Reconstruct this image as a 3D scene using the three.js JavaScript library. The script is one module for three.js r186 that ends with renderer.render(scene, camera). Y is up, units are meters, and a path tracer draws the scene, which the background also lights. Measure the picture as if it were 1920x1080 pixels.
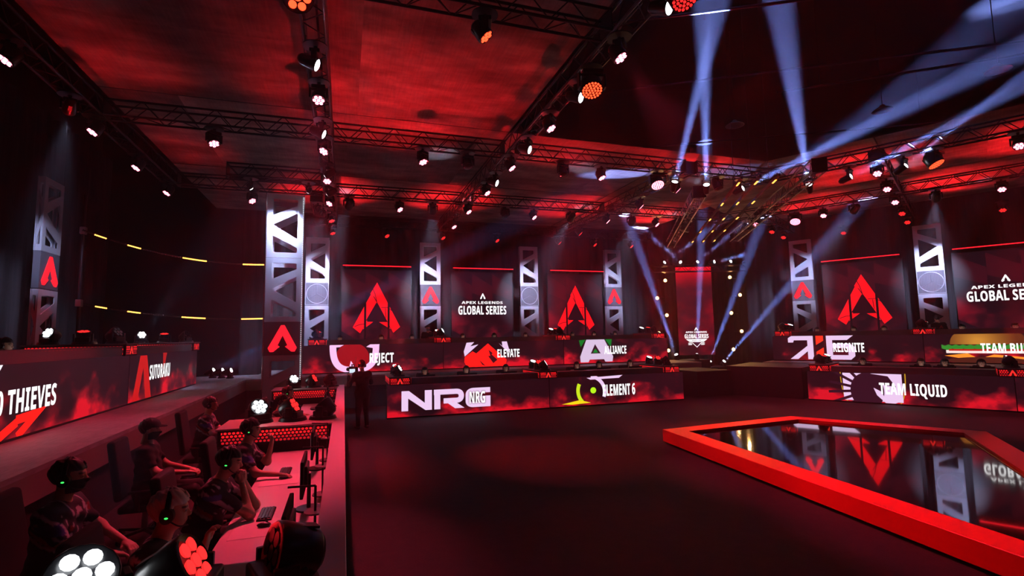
import * as THREE from 'three';
import { mergeGeometries, mergeVertices } from 'three/addons/utils/BufferGeometryUtils.js';
import { RoundedBoxGeometry } from 'three/addons/geometries/RoundedBoxGeometry.js';

// ---------- camera, air, exposure ----------
const renderer = new THREE.WebGLRenderer({ antialias: true });
renderer.toneMapping = THREE.LinearToneMapping;
renderer.toneMappingExposure = 1.0;
renderer.shadowMap.enabled = true;
const scene = new THREE.Scene();
scene.background = new THREE.Color(0x000000);
scene.fog = new THREE.FogExp2(new THREE.Color(0.01, 0.01, 0.011), 0.0044);       // thin stage haze, unlit it is black; only the lamp shafts show in it
const camera = new THREE.PerspectiveCamera(58.716, 16 / 9, 0.05, 200);
camera.position.set(0, 2.4, 0);
camera.rotation.set(Math.atan(90 / 960), THREE.MathUtils.degToRad(-18.2), -0.018, 'YXZ');
scene.add(camera);
const RED = new THREE.Color(1, 0.05, 0.11), DEEP = new THREE.Color(1, 0.012, 0.02), COOL = new THREE.Color(0.56, 0.63, 1.0), BEAM = new THREE.Color(0.25, 0.35, 1.0);
const LEVEL = { wash: 80, back: 12, booth: 75, stage: 190, up: 360, white: 12, trio: 150, beam: 46000, flood: 80, tower: 330 };        // candela of each kind of fitting

// ---------- helpers ----------
let seed = 7;
const rnd = () => { seed = (seed * 1664525 + 1013904223) >>> 0; return seed / 4294967296; };
const V = (x, y, z) => new THREE.Vector3(x, y, z);
const names = new Map();
function numbered(n) { const k = names.get(n) ?? 0; names.set(n, k + 1); return k ? `${n}_${String(k).padStart(3, '0')}` : n; }
function mesh(name, geo, mat, parent) {
  const g = Array.isArray(geo) ? (geo.length > 1 ? mergeGeometries(geo.map((q) => { q = q.index ? q.toNonIndexed() : q; for (const k of Object.keys(q.attributes)) if (!['position', 'normal', 'uv'].includes(k)) q.deleteAttribute(k); return q; })) : geo[0]) : geo;
  const m = new THREE.Mesh(g, mat); m.name = parent === scene ? numbered(name) : name;
  m.castShadow = m.receiveShadow = true; parent.add(m); return m;
}
function tag(o, label, category, group, kind) { o.userData.label = label; if (category) o.userData.category = category; if (group) o.userData.group = group; if (kind) o.userData.kind = kind; return o; }
function thing(name, label, category, p = [0, 0, 0], turn = 0, group) {
  const o = new THREE.Group(); o.name = numbered(name); o.position.set(...p); o.rotation.y = turn; scene.add(o); return tag(o, label, category, group);
}
function struct(name, geo, mat, label) { const m = mesh(name, geo, mat, scene); return tag(m, label, undefined, undefined, 'structure'); }
const flatG = (g) => (g.index ? g.toNonIndexed() : g);
const cache = new Map();
const once = (k, f) => { if (!cache.has(k)) cache.set(k, f()); return cache.get(k); };
function bx(w, h, d, x = 0, y = 0, z = 0) { const g = new THREE.BoxGeometry(w, h, d); g.translate(x, y, z); return g; }
function rb(w, h, d, r = 0.01, x = 0, y = 0, z = 0) { const g = new RoundedBoxGeometry(w, h, d, 2, r); g.translate(x, y, z); return g; }
function cy(r, R, h, n = 16, x = 0, y = 0, z = 0) { const g = new THREE.CylinderGeometry(r, R, h, n); g.translate(x, y, z); return g; }
function bar(a, b, r = 0.02, n = 8) { const g = new THREE.CylinderGeometry(r, r, a.distanceTo(b), n, 1); g.applyQuaternion(new THREE.Quaternion().setFromUnitVectors(V(0, 1, 0), b.clone().sub(a).normalize())); g.translate((a.x + b.x) / 2, (a.y + b.y) / 2, (a.z + b.z) / 2); return g; }
function poly(pts, depth, holes = [], bevel = 0.004) {
  const s = new THREE.Shape(pts.map((p) => new THREE.Vector2(...p)));
  for (const h of holes) s.holes.push(roundPath(h, 0.035));
  return new THREE.ExtrudeGeometry(s, { depth, bevelEnabled: bevel > 0, bevelSize: bevel, bevelThickness: bevel, bevelSegments: 1, curveSegments: 5 });
}
function roundPath(pts, r) {
  const p = new THREE.Path(), n = pts.length, q = pts.map((a) => new THREE.Vector2(...a));
  for (let i = 0; i < n; i++) {
    const a = q[(i + n - 1) % n], b = q[i], c = q[(i + 1) % n];
    const d1 = a.clone().sub(b), d2 = c.clone().sub(b), e = Math.min(r, d1.length() / 3, d2.length() / 3);
    const s = b.clone().addScaledVector(d1.normalize(), e), t = b.clone().addScaledVector(d2.normalize(), e);
    i ? p.lineTo(s.x, s.y) : p.moveTo(s.x, s.y); p.quadraticCurveTo(b.x, b.y, t.x, t.y);
  }
  p.closePath(); return p;
}
// value noise
const hash = (x, y, s) => { let h = (x * 374761393 + y * 668265263 + s * 982451653) | 0; h = Math.imul(h ^ (h >>> 13), 1274126177); return ((h ^ (h >>> 16)) >>> 0) / 4294967296; };
function noise(x, y, s = 0) { const i = Math.floor(x), j = Math.floor(y), a = x - i, b = y - j, u = a * a * (3 - 2 * a), v = b * b * (3 - 2 * b); return (hash(i, j, s) * (1 - u) + hash(i + 1, j, s) * u) * (1 - v) + (hash(i, j + 1, s) * (1 - u) + hash(i + 1, j + 1, s) * u) * v; }
function fbm(x, y, s = 0, n = 4) { let t = 0, a = 0.5, k = 0; for (let i = 0; i < n; i++) { t += a * noise(x, y, s + i); k += a; a *= 0.5; x *= 2.03; y *= 2.03; } return t / k; }
function dataTex(w, h, f, srgb = true, rep) {
  const d = new Uint8Array(w * h * 4);
  for (let y = 0; y < h; y++) for (let x = 0; x < w; x++) { const c = f(x, y); for (let k = 0; k < 3; k++) d[(y * w + x) * 4 + k] = Math.max(0, Math.min(255, c[k])); d[(y * w + x) * 4 + 3] = 255; }
  const t = new THREE.DataTexture(d, w, h); t.magFilter = THREE.LinearFilter; t.wrapS = t.wrapT = THREE.RepeatWrapping; if (srgb) t.colorSpace = THREE.SRGBColorSpace; if (rep) t.repeat.set(...rep); t.needsUpdate = true; return t;
}
const std = (c, r = 0.6, m = 0, o = {}) => new THREE.MeshStandardMaterial({ color: c, roughness: r, metalness: m, ...o });
const glow = (r, g, b, k = 1) => new THREE.MeshStandardMaterial({ color: 0x050505, roughness: 0.4, emissive: new THREE.Color().setRGB(r, g, b), emissiveIntensity: k });

// ---------- materials ----------
const tile = (n, f) => (x, y) => { const a = x / n, b = y / n; return f(a, b, x, y); };
const carpetTex = dataTex(512, 512, (x, y) => { const g = hash(x, y, 3) * 26 + fbm(x / 24, y / 24, 5) * 22; return [17 + g * 0.75, 13 + g * 0.55, 14 + g * 0.55]; }, true);
const carpetBump = dataTex(256, 256, (x, y) => { const g = hash(x, y, 9) * 255; return [g, g, g]; }, false);
const clothTex = dataTex(1024, 1024, (x, y) => {
  const a = fbm(x / 190, y / 90, 21, 5), b = fbm(x / 70 + 9, y / 26, 33, 4), c = hash(x, y, 8) * 14, s = noise(x / 3, y / 46, 4) * 16;
  const g = 74 + 128 * Math.pow(a, 1.5) + 42 * (b - 0.5) + c + s; return [g * 1.02, g * 0.93, g * 0.88];
});
const drapeTex = dataTex(256, 256, (x, y) => { const g = 30 + 22 * noise(x / 3, y / 60, 2) + hash(x, y, 4) * 10; return [g, g * 0.9, g * 0.95]; });
const deckTex = dataTex(512, 512, (x, y) => { const g = 126 + 34 * fbm(x / 60, y / 9, 12) + 20 * fbm(x / 90, y / 90, 15) + hash(x, y, 6) * 16; return [g, g * 0.97, g]; });
const brushTex = dataTex(256, 256, (x, y) => { const g = 150 + 44 * noise(x / 2, y / 90, 14) + 16 * hash(x, y, 2); return [g, g, g]; }, false);
const M = {
  carpet: std(0xffffff, 0.86, 0, { map: carpetTex, bumpMap: carpetBump, bumpScale: 0.002 }),
  cloth: std(0xffffff, 0.95, 0, { map: clothTex, side: THREE.DoubleSide }),
  drape: std(0xffffff, 0.95, 0, { map: drapeTex }),
  venue: std(0x0a0a0b, 0.95), wall: std(0x18171a, 0.92), black: std(0x0b0b0d, 0.5), blackMatte: std(0x111113, 0.85), rubber: std(0x08080a, 0.7),
  truss: std(0x2b2b30, 0.35, 0.75), pipe: std(0x3a3a40, 0.4, 0.6), alu: std(0x9a9ba2, 0.32, 0.85),
  tower: std(0xb9bcc8, 0.5, 0.35, { roughnessMap: brushTex }), towerDark: std(0x6d6f7b, 0.5, 0.3), panelGrey: std(0x55525c, 0.6, 0.1),
  laminate: std(0xd8cfd0, 0.38), deskGrey: std(0x6f6668, 0.55), fascia: std(0x8d8478, 0.7), deck: std(0xffffff, 0.62, 0, { map: deckTex }), riser: std(0x1c1a1c, 0.85), desk: std(0x241c20, 0.6),
  stageRed: std(new THREE.Color().setRGB(0.88, 0.004, 0.006), 0.5), gloss: new THREE.MeshPhysicalMaterial({ color: 0x030304, roughness: 0.06, clearcoat: 1, clearcoatRoughness: 0.03 }),
  lampBody: std(0x0d0d10, 0.36, 0.2), lampShell: std(0x141417, 0.28, 0.1), chrome: std(0xb8bac2, 0.18, 1),
  white: glow(0.92, 0.96, 1, 7), whiteDim: glow(0.9, 0.95, 1, 3), red: glow(1, 0.02, 0.02, 1.6), hot: glow(1, 0.2, 0.3, 7), redLine: glow(1, 0.012, 0.025, 1.5), amber: glow(1, 0.36, 0.05, 4), blinder: glow(1, 0.62, 0.25, 5), amberHot: glow(1, 0.42, 0.06, 6), offCell: std(0x1a1a1e, 0.2, 0.3), bulbOff: std(0x3a2a18, 0.4), fire: glow(1, 0.055, 0.016, 3.6), greenLed: glow(0.05, 1, 0.12, 1.5), screenGlow: glow(0.6, 0.75, 0.85, 1.2),
};

// ---------- room shell ----------
// right wing: u runs along it towards the camera side, n away from the floor
const RW = (u, n, y = 0) => V(0.5 * u + 0.866 * n, y, 0.866 * u - 0.5 * n), RT = THREE.MathUtils.degToRad(-60);
const uvBox = (g, s = 1) => { const p = g.attributes.position, n = g.attributes.normal, u = g.attributes.uv; for (let i = 0; i < p.count; i++) { const a = Math.abs(n.getX(i)), b = Math.abs(n.getY(i)); if (b > 0.5) u.setXY(i, p.getX(i) * s, p.getZ(i) * s); else if (a > 0.5) u.setXY(i, p.getZ(i) * s, p.getY(i) * s); else u.setXY(i, p.getX(i) * s, p.getY(i) * s); } return g; };
struct('floor', uvBox(bx(62, 0.2, 52, 14, -0.1, -10), 0.5), M.carpet, 'black carpeted arena floor');
struct('ceiling', bx(62, 0.2, 52, 14, 13.4, -10), M.venue, 'black venue ceiling high above the trusses');
struct('wall_left', bx(0.3, 13.3, 52, -12.15, 6.65, -10), M.wall, 'black wall behind the amber rope stands');
struct('wall_back', bx(58, 13.3, 0.3, 16, 6.65, -31.15), M.wall, 'black wall at the far end of the venue');
struct('wall_right', bx(0.3, 13.3, 52, 38.15, 6.65, -10), M.wall, 'black wall beyond the hamburger stands');
struct('wall_front', bx(58, 13.3, 0.3, 14, 6.65, 12.15), M.wall, 'black wall behind the camera');

function drapeGeo(w, h) {
  const g = new THREE.PlaneGeometry(w, h, Math.round(w * 14), 1), p = g.attributes.position;
  for (let i = 0; i < p.count; i++) { const x = p.getX(i); p.setZ(i, 0.07 * Math.sin(x * 7.1) + 0.035 * Math.sin(x * 15.7 + 1.3)); }
  g.computeVertexNormals(); const u = g.attributes.uv; for (let i = 0; i < u.count; i++) u.setXY(i, p.getX(i) * 0.6, p.getY(i) * 0.25); return g;
}
M.drape.side = THREE.DoubleSide;
function drape(label, w, h, p, turn) { const d = mesh('stage_drape', drapeGeo(w, h), M.drape, scene); d.position.copy(p); d.rotation.y = turn; tag(d, label, 'curtain', 'dark drapes'); }
drape('dark pleated drape behind the wall screens of the middle stand', 21, 9.6, V(6.2, 4.82, -24.9), 0);
drape('dark pleated drape behind the wall screens of the hamburger stand', 19, 9.6, RW(0.6, 29, 4.82), RT);
drape('dark pleated drape behind the amber rope stand', 26, 9.6, V(-8.9, 4.82, -11), Math.PI / 2);
drape('dark pleated drape behind the tall screen of the aisle', 9, 9.6, V(21.0, 4.82, -27.4), THREE.MathUtils.degToRad(-30));

// fabric ceiling, one stretched sheet per bay
function sheet(w, d, sag) { const g = new THREE.PlaneGeometry(w, d, 16, 16), p = g.attributes.position, u = g.attributes.uv; for (let i = 0; i < p.count; i++) { const a = p.getX(i) / w, b = p.getY(i) / d; p.setZ(i, sag * (1 - 4 * a * a) * (1 - 4 * b * b)); } g.rotateX(Math.PI / 2); g.computeVertexNormals(); return g; }
function cloth(label, w, d, p, turn = 0, k = 0) { const g = sheet(w, d, 0.06), u = g.attributes.uv, q = g.attributes.position; for (let i = 0; i < u.count; i++) u.setXY(i, (q.getX(i) + k * 3.7) / 7, (q.getZ(i) + k * 2.3) / 7); q.needsUpdate = true; const m = mesh('ceiling_cloth', g, M.cloth, scene); m.position.copy(p); m.rotation.y = turn; tag(m, label, undefined, undefined, 'structure'); }
const XB = [-5.1, -0.5, 4.2, 9.9, 15.2], ZB = [5, -1.4, -7.0, -12.75, -17.85, -23.6];
let ck = 0;
for (let i = 0; i < 4; i++) for (let j = 0; j < 5; j++) {
  if (i >= 2 && j < 3) continue;
  const w = XB[i + 1] - XB[i], d = ZB[j] - ZB[j + 1];
  cloth('mottled grey fabric ceiling sheet between the trusses', w - 0.04, d - 0.04, V((XB[i] + XB[i + 1]) / 2, 7.9, (ZB[j] + ZB[j + 1]) / 2), 0, ++ck);
}
const UB = [-8.2, -1.7, 3, 8], NB = [17.6, 22.8, 28.2];
for (let i = 0; i < 3; i++) for (let j = 0; j < 2; j++) cloth('mottled grey fabric ceiling sheet over the hamburger stand', UB[i + 1] - UB[i] - 0.04, NB[j + 1] - NB[j] - 0.04, RW((UB[i] + UB[i + 1]) / 2, (NB[j] + NB[j + 1]) / 2, 7.9), RT, ++ck);

// ---------- trusses ----------
const TS = 0.17, BAY = 0.62;
const braceGeo = once('brace', () => new THREE.CylinderGeometry(0.011, 0.011, Math.hypot(TS * 2, BAY / 2), 5, 1, true));
function truss(label, a, b, group = 'lighting trusses') {
  const L = a.distanceTo(b), t = thing('lighting_truss', label, 'truss', [a.x, a.y, a.z], Math.atan2(b.x - a.x, b.z - a.z), group);
  for (const [x, y] of [[-1, -1], [1, -1], [-1, 1], [1, 1]]) { const c = mesh('chord', once('chord' + L.toFixed(2), () => { const g = new THREE.CylinderGeometry(0.026, 0.026, L, 8); g.rotateX(Math.PI / 2); g.translate(0, 0, L / 2); return g; }), M.truss, t); c.position.set(x * TS, y * TS, 0); }
  const n = Math.floor(L / BAY), ang = Math.atan2(TS * 2, BAY / 2);
  for (let f = 0; f < 3; f++) for (let i = 0; i < n; i++) for (const s of [0, 1]) {
    const m = mesh('brace', braceGeo, M.truss, t), z = (i + 0.25 + s * 0.5) * (L / n);
    if (f === 0) { m.position.set(0, -TS, z); m.rotation.set(Math.PI / 2, 0, 0); m.rotateZ((s ? 1 : -1) * (Math.PI / 2 - Math.atan2(BAY / 2, TS * 2))); }
    else { m.position.set(f === 1 ? -TS : TS, 0, z); m.rotation.set((s ? 1 : -1) * (Math.PI / 2 - ang), 0, 0); }
  }
  for (const z of [0.006, L - 0.006]) mesh('end_plate', once('endplate', () => bx(TS * 2.3, TS * 2.3, 0.012)), M.truss, t).position.z = z;
  return t;
}
const TY = 7.4;
truss('long black box truss along the rope stand edge of the fabric ceiling', V(-5.1, TY, 1), V(-5.1, TY, -18));
truss('long black box truss above the front player booth', V(-0.5, TY, 1), V(-0.5, TY, -23.2));
truss('long black box truss dividing the fabric ceiling from the dark void', V(4.2, TY, 1), V(4.2, TY, -23.2));
truss('black box truss crossing over the floor end of the middle stand', V(9.9, TY, -12.7), V(9.9, TY, -23.2));
const crossRun = (label, z, xs) => { for (let i = 0; i + 1 < xs.length; i++) truss(label + ['next to the edge truss', 'next to the booth truss', 'beyond the void truss', 'out toward the aisle'][i + (xs[0] > -4 ? 0 : 0)], V(xs[i] + 0.2, TY, z), V(xs[i + 1] - 0.2, TY, z)); };
crossRun('black cross truss with the orange wash light, ', -7.0, [-5.1, -0.5, 4.2]);
crossRun('black cross truss before the middle stand, ', -12.75, [-5.1, -0.5, 4.2, 9.9, 13.4]);
crossRun('black cross truss over the middle front desks, ', -17.85, [-5.1, -0.5, 4.2, 9.9, 15.4]);
crossRun('black cross truss at the middle wall screens, ', -22.7, [-2.4, -0.5, 4.2, 9.9, 15.2]);
truss('black box truss along the floor edge of the hamburger stand', RW(-5.6, 17.6, TY), RW(5.5, 17.6, TY));
truss('black box truss over the front desk row of the hamburger stand', RW(-8.2, 22.8, TY), RW(5.5, 22.8, TY));
truss('black cross truss between the two wall screens of the hamburger stand', RW(-1.7, 17.8, TY), RW(-1.7, 22.6, TY));
truss('black cross truss reaching the wall screens of the hamburger stand', RW(-1.7, 23, TY), RW(-1.7, 28.2, TY));
truss('black cross truss at the aisle end of the hamburger stand', RW(-6.4, 23, TY), RW(-6.4, 28, TY));
const AX = V(0.5, 0, -0.866), AN = V(0.866, 0, 0.5), AO = V(10.6, 0, -11.3);
const aisle = (s, o, y) => AO.clone().addScaledVector(AX, s).addScaledVector(AN, o).setY(y);
truss('black box truss beside the amber battens on the screen side', aisle(1.7, -0.9, 6.85), aisle(11.5, -0.9, 6.85));
truss('black box truss beside the amber battens toward the hamburger stand', aisle(-0.2, 1.9, 6.85), aisle(10.5, 1.9, 6.85));
for (let k = 0; k < 3; k++) {
  const a = aisle(0.1, k * 0.49, 6.75), t = thing('pixel_batten', ['slim dark batten with amber pixels beside the inner aisle truss', 'slim dark batten with amber pixels in the middle of three', 'slim dark batten with amber pixels toward the hamburger stand'][k], 'batten', [a.x, a.y, a.z], Math.atan2(AX.x, AX.z), 'amber aisle battens');
  mesh('housing', rb(0.06, 0.09, 10.6, 0.01, 0, 0, 5.3), M.blackMatte, t);
  for (let i = 0; i < 5; i++) mesh('amber_light', rb(0.045, 0.02, 0.34, 0.008, 0, -0.05, 0.5 + i * 2.4), M.amber, t);
  for (const z of [1, 9.4]) mesh('suspension_rod', bar(V(0, 0.04, z), V(0, 6.5, z), 0.006), M.truss, t);
}
// roof pipes and high-bay lamps in the void
for (const [label, a, b] of [['thin steel roof pipe crossing the dark void', V(4.9, 10.3, -16.2), V(20, 10.3, -7.1)], ['thin steel roof pipe high over the floor', V(5.2, 10.3, -11.6), V(15.5, 10.3, -6)], ['thin diagonal roof pipe above the hamburger stand', V(13.4, 10.2, -12.6), V(26.0, 10.2, -3)], ['thin steel roof pipe above the aisle', V(8.5, 10.2, -20), V(22, 10.2, -12.5)]]) { const t = thing('roof_pipe', label, 'pipe', [0, 0, 0], 0, 'roof pipes'); mesh('pipe', bar(a, b, 0.04, 10), M.pipe, t); for (const f of [0.08, 0.92]) { const q = a.clone().lerp(b, f); mesh('hanger', bar(q, V(q.x, 13.3, q.z), 0.008, 6), M.truss, t); } }
for (const [k, x, y, z] of [[0, 13.2, 9.75, -14.3], [1, 17.2, 9.75, -11.9], [2, 17.8, 9.75, -9.0]]) {
  const t = thing('high_bay_lamp', ['unlit pale high-bay lamp hanging above the aisle battens', 'unlit pale high-bay lamp hanging by a diagonal rod', 'unlit pale high-bay lamp hanging above the hamburger stand'][k], 'lamp', [x, y, z], 0, 'unlit high-bay lamps');
  mesh('shade', new THREE.LatheGeometry([[0, 0.2], [0.06, 0.2], [0.1, 0.14], [0.3, 0.02], [0.32, 0], [0.3, 0.01], [0.08, 0.12], [0, 0.12]].map((q) => new THREE.Vector2(...q)), 24), std(0xcfc8c4, 0.5, 0, { side: THREE.DoubleSide }), t);
  mesh('rod', bar(V(0, 0.2, 0), V(0, 3.55, 0), 0.012), M.pipe, t);
}

// ---------- lamps ----------
function spot(parent, from, dir, color, cd, half, soft = 1, pen = 0.6) {
  const l = new THREE.SpotLight(color, cd, 0, half, pen, 2); l.name = 'light'; l.position.copy(from); l.target.position.copy(from).add(dir); l.castShadow = true; l.shadow.radius = soft; parent.add(l, l.target); return l;
}
const headShell = (r, len, key) => once('shell' + key, () => { const g = new THREE.LatheGeometry([[0, -len], [r * 0.55, -len], [r * 0.78, -len * 0.86], [r * 0.92, -len * 0.45], [r, -len * 0.1], [r, 0.02], [r * 0.93, 0.035], [r * 0.9, 0.01], [0, 0.01]].map((q) => new THREE.Vector2(...q)), 20); g.rotateX(Math.PI / 2); return g; });
const cellGeo = (r) => once('cell' + r, () => { const g = new THREE.CylinderGeometry(r, r * 0.8, 0.014, 12); g.rotateX(Math.PI / 2); return g; });
// one moving head: base, yoke and head turned towards dir; up = -1 when it hangs
function movingHead(name, label, category, p, dir, o = {}) {
  const { r = 0.13, len = 0.24, up = -1, face = 'seven', mat = M.hot, group } = o, drop = up < 0 ? r + 0.09 : (o.drop ?? 0.25);
  if (up < 0) p = p.clone().setY((o.hang ?? 7.206) - drop - 0.115);
  const t = thing(name, label, category, [p.x, p.y, p.z], Math.atan2(dir.x, dir.z), group), d = dir.clone().normalize(), tilt = Math.asin(THREE.MathUtils.clamp(d.y, -1, 1));
  // base box, seen from the pivot
  const by = -up * drop;
  mesh('base', once(`base${r}${up}${drop}`, () => up < 0 ? rb(r * 1.9, 0.07, r * 1.5, 0.015, 0, drop, 0) : mergeGeometries([cy(r * 1.35, r * 1.5, 0.05, 28, 0, -drop + 0.025, 0), rb(r * 1.9, 0.1, r * 1.6, 0.02, 0, -drop + 0.09, 0)].map(flatG))), M.lampBody, t);
  if (up < 0) mesh('clamp', once(`clamp${r}${drop}`, () => mergeGeometries([bx(0.05, 0.05, 0.05, 0, drop + 0.055, 0), cy(0.035, 0.035, 0.026, 10, 0, drop + 0.088, 0), cy(0.2, 0.2, 0.014, 20, 0, drop + 0.108, 0)].map(flatG))), M.truss, t);
  mesh('yoke', once(`yoke${r}${up}${drop}`, () => { const w = r * 1.16, h = drop - 0.03; return mergeGeometries([rb(0.035, h, r * 0.8, 0.008, -w, by * 0.5, 0), rb(0.035, h, r * 0.8, 0.008, w, by * 0.5, 0), rb(w * 2.1, 0.05, r * 0.8, 0.008, 0, by * 0.82, 0)].map(flatG)); }), M.lampBody, t);
  const h = mesh('head', headShell(r, len, `${r}${len}`), M.lampShell, t); h.rotation.x = -tilt; 
  if (face === 'seven') for (let i = 0; i < 7; i++) { const c = mesh('led_cell', cellGeo(r * 0.25), mat, h), a = (i * Math.PI) / 3; c.position.set(i ? Math.cos(a) * r * 0.56 : 0, i ? Math.sin(a) * r * 0.56 : 0, 0.028); }
  else if (face === 'many') { const gs = []; for (const [n, q] of [[1, 0], [6, 0.28], [12, 0.54], [18, 0.8]]) for (let i = 0; i < n; i++) { const a = (i / n) * 6.2832; gs.push(cellGeo(r * 0.105).clone().translate(Math.cos(a) * r * q, Math.sin(a) * r * q, 0.028)); } mesh('led_cells', once('many' + r, () => mergeGeometries(gs)), mat, h).userData.kind = 'stuff'; }
  else if (face === 'lens') { mesh('lens', once('lens' + r, () => { const g = new THREE.SphereGeometry(r * 1.6, 20, 6, 0, Math.PI * 2, 0, 0.58); g.rotateX(Math.PI / 2); g.translate(0, 0, 0.034 - r * 1.6 * Math.cos(0.58)); return g; }), mat, h); }
  for (const s of [-1, 1]) mesh('cooling_fin', once('fin' + r + len, () => bx(r * 0.5, 0.012, len * 0.6, 0, 0, -len * 0.5)), M.lampBody, h).position.set(0, s * r * 0.86, 0);
  if (o.light) { const L = o.light; spot(t, V(0, 0, 0).add(V(0, Math.sin(tilt), Math.cos(tilt)).multiplyScalar(0.05 + r * 0.25)), V(0, Math.sin(tilt), Math.cos(tilt)), L.color, L.cd, L.half, L.soft ?? r * 30, L.pen ?? 0.6); }
  return t;
}
const LY = 6.95, ORD = ['first', 'second', 'third', 'fourth', 'fifth', 'sixth', 'seventh'], fromWall = (i, n) => `${ORD[n - 1 - i]} from the wall screens`, fromAisle = (i, n) => `${ORD[n - 1 - i]} from the aisle`;
const wash = (label, x, z, to, o = {}) => movingHead('wash_light', label, 'stage light', V(x, o.y ?? LY, z), to, { mat: M.hot, group: o.group ?? 'hanging seven-cell wash lights', light: { color: o.color ?? RED, cd: o.cd ?? LEVEL.wash, half: o.half ?? 0.22 }, ...o });
[-9.75, -12.7, -15.1, -17.5].forEach((z, i) => wash(`pink seven-cell wash light on the edge truss, ${ORD[3 - i]} from the tall tower`, -5.1, z, V(-0.55, -1, 0.4), { cd: 24, half: 0.22 }));
[-9.85, -12.62, -15.05, -17.6, -20.2, -22.6].forEach((z, i) => wash(`${i > 3 ? 'dim red' : 'pink'} seven-cell wash light on the booth truss, ${fromWall(i, 6)}`, -0.5, z, i > 3 ? V(0.35, -1, 0.35) : i % 2 ? V(-0.5, -0.95, 0.55) : V(-0.06, -0.95, 0.5), i > 3 ? { mat: M.red, cd: LEVEL.back, color: DEEP } : { cd: LEVEL.booth * (i % 2 ? 1.4 : 2.6), half: 0.36 }));
[-6.95, -9.9, -12.62, -15.1, -17.6, -20.2, -22.6].forEach((z, i) => wash(`${i > 5 ? 'dim red' : 'pink'} seven-cell wash light on the void truss, ${fromWall(i, 7)}`, 4.2, z, i < 3 ? V([2.9, 3.0, 4.2][i], -6.6, [2.6, 2.8, 2.6][i]) : V(0.5, -0.9, 0.45), i > 5 ? { mat: M.red, cd: LEVEL.back, color: DEEP } : i < 3 ? { cd: LEVEL.stage, half: 0.32 } : {}));
[-13.3, -15.4, -17.8, -20.3, -22.6].forEach((z, i) => wash(`${i > 2 ? 'dim red' : 'pink'} seven-cell wash light on the middle stand end truss, ${fromWall(i, 5)}`, 9.9, z, V(0.75, -0.85, 0.35), i > 2 ? { mat: M.red, cd: LEVEL.back, color: DEEP } : {}));
[-2.85, 1.86, 6.95].forEach((x, i) => wash(`pink seven-cell wash light on the truss before the middle stand, ${fromAisle(i, 3)}`, x, -12.75, V(0.3, -0.9, 0.36), { cd: 170, half: 0.3, color: DEEP }));
[-2.85, 1.8, 6.8, 12.2].forEach((x, i) => wash(`pink seven-cell wash light over the middle front desks, ${fromAisle(i, 4)}`, x, -17.85, V(0.55, -0.9, 0.55)));
[1.74, 6.77, 11.86, 13.94].forEach((x, i) => wash(`dim red wash light over the middle wall screens, ${fromAisle(i, 4)}`, x, -22.7, V(0.55, -0.9, 0.6), { mat: M.red, cd: LEVEL.back, color: DEEP, group: 'dim red wash lights at the wall' }));
wash('orange seven-cell wash light on its own cross truss', 1.95, -7.0, V(5.2, -6.6, 1.4), { mat: M.fire, color: DEEP, cd: LEVEL.stage * 0.15, half: 0.3 });
wash('blazing red wash light on the booth truss aimed at the camera', -0.62, -6.75, V(0.1, -0.52, 0.85), { mat: M.fire, color: DEEP, cd: 40, half: 0.5, r: 0.2, len: 0.3, group: undefined });
let hk = 0;
for (const [u, n, y] of [[1.2, 17.6], [1.05, 22.8], [-1.7, 17.75, LY], [-1.7, 20, LY], [-1.7, 22.3, LY], [-1.7, 24.7, LY], [-1.7, 26.9, LY], [-4.0, 22.8], [-6.4, 22.5, LY], [-6.4, 24.8, LY], [-6.4, 26.7, LY]]) { const p = RW(u, n), k = hk++; wash(k < 2 ? `pink wash light on the ${k ? 'front desk' : 'floor edge'} truss of the hamburger stand` : k < 7 ? `wash light on the hamburger cross truss, ${ORD[6 - k]} from its wall screens` : k === 7 ? 'pink wash light between the cross trusses of the hamburger stand' : `wash light at the hamburger aisle end, ${ORD[10 - k]} from its wall screens`, p.x, p.z, V(-0.55, -0.85, 0.3), { y: y ?? LY, group: 'wash lights over the hamburger stand', ...(n > 24 ? { mat: M.red, cd: LEVEL.back, color: DEEP } : {}) }); }
for (const [u, n] of [[-4.1, 27.6], [1.2, 26.9]]) { const p = RW(u, n); wash(u < 0 ? 'dim red wash light over the emblem screen of the hamburger stand' : 'dim red wash light over the title screen of the hamburger stand', p.x, p.z, V(-0.5, -0.9, 0.3), { mat: M.red, cd: LEVEL.back, color: DEEP, group: 'dim red wash lights at the wall', y: 7.0 }); }
// white spots on the two long trusses
[[-5.97, V(0.25, -0.33, 0.9)], [-8.76, V(0.35, -0.33, 0.85)], [-11.6, V(0.45, -0.35, 0.75)], [-14.4, V(0.5, -0.4, 0.7)]].forEach(([z, d], i) => movingHead('lens_spot_light', `white lens spot light on the void truss, ${fromWall(i, 4)}`, 'stage light', V(4.2, LY - 0.05, z + 0.3), V(d.x * 1.5, d.y, d.z * 0.7), { r: 0.11, len: 0.28, face: 'lens', mat: M.white, group: 'white lens spots beside the void', light: { color: COOL, cd: LEVEL.white, half: 0.12 } }));
[-8.6, -11.6, -14.6, -16.5].forEach((z, i) => movingHead('lens_spot_light', `white lens spot light turned sideways on the booth truss, ${fromWall(i, 4)}`, 'stage light', V(-0.5, LY - 0.05, z), i > 1 ? V(-0.95, -0.5, -0.5) : V(0.95, -0.4, 0.12), { r: 0.11, len: 0.28, face: 'lens', mat: M.white, group: 'white lens spots above the booth', light: { color: COOL, cd: LEVEL.white, half: 0.14 } }));
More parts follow.
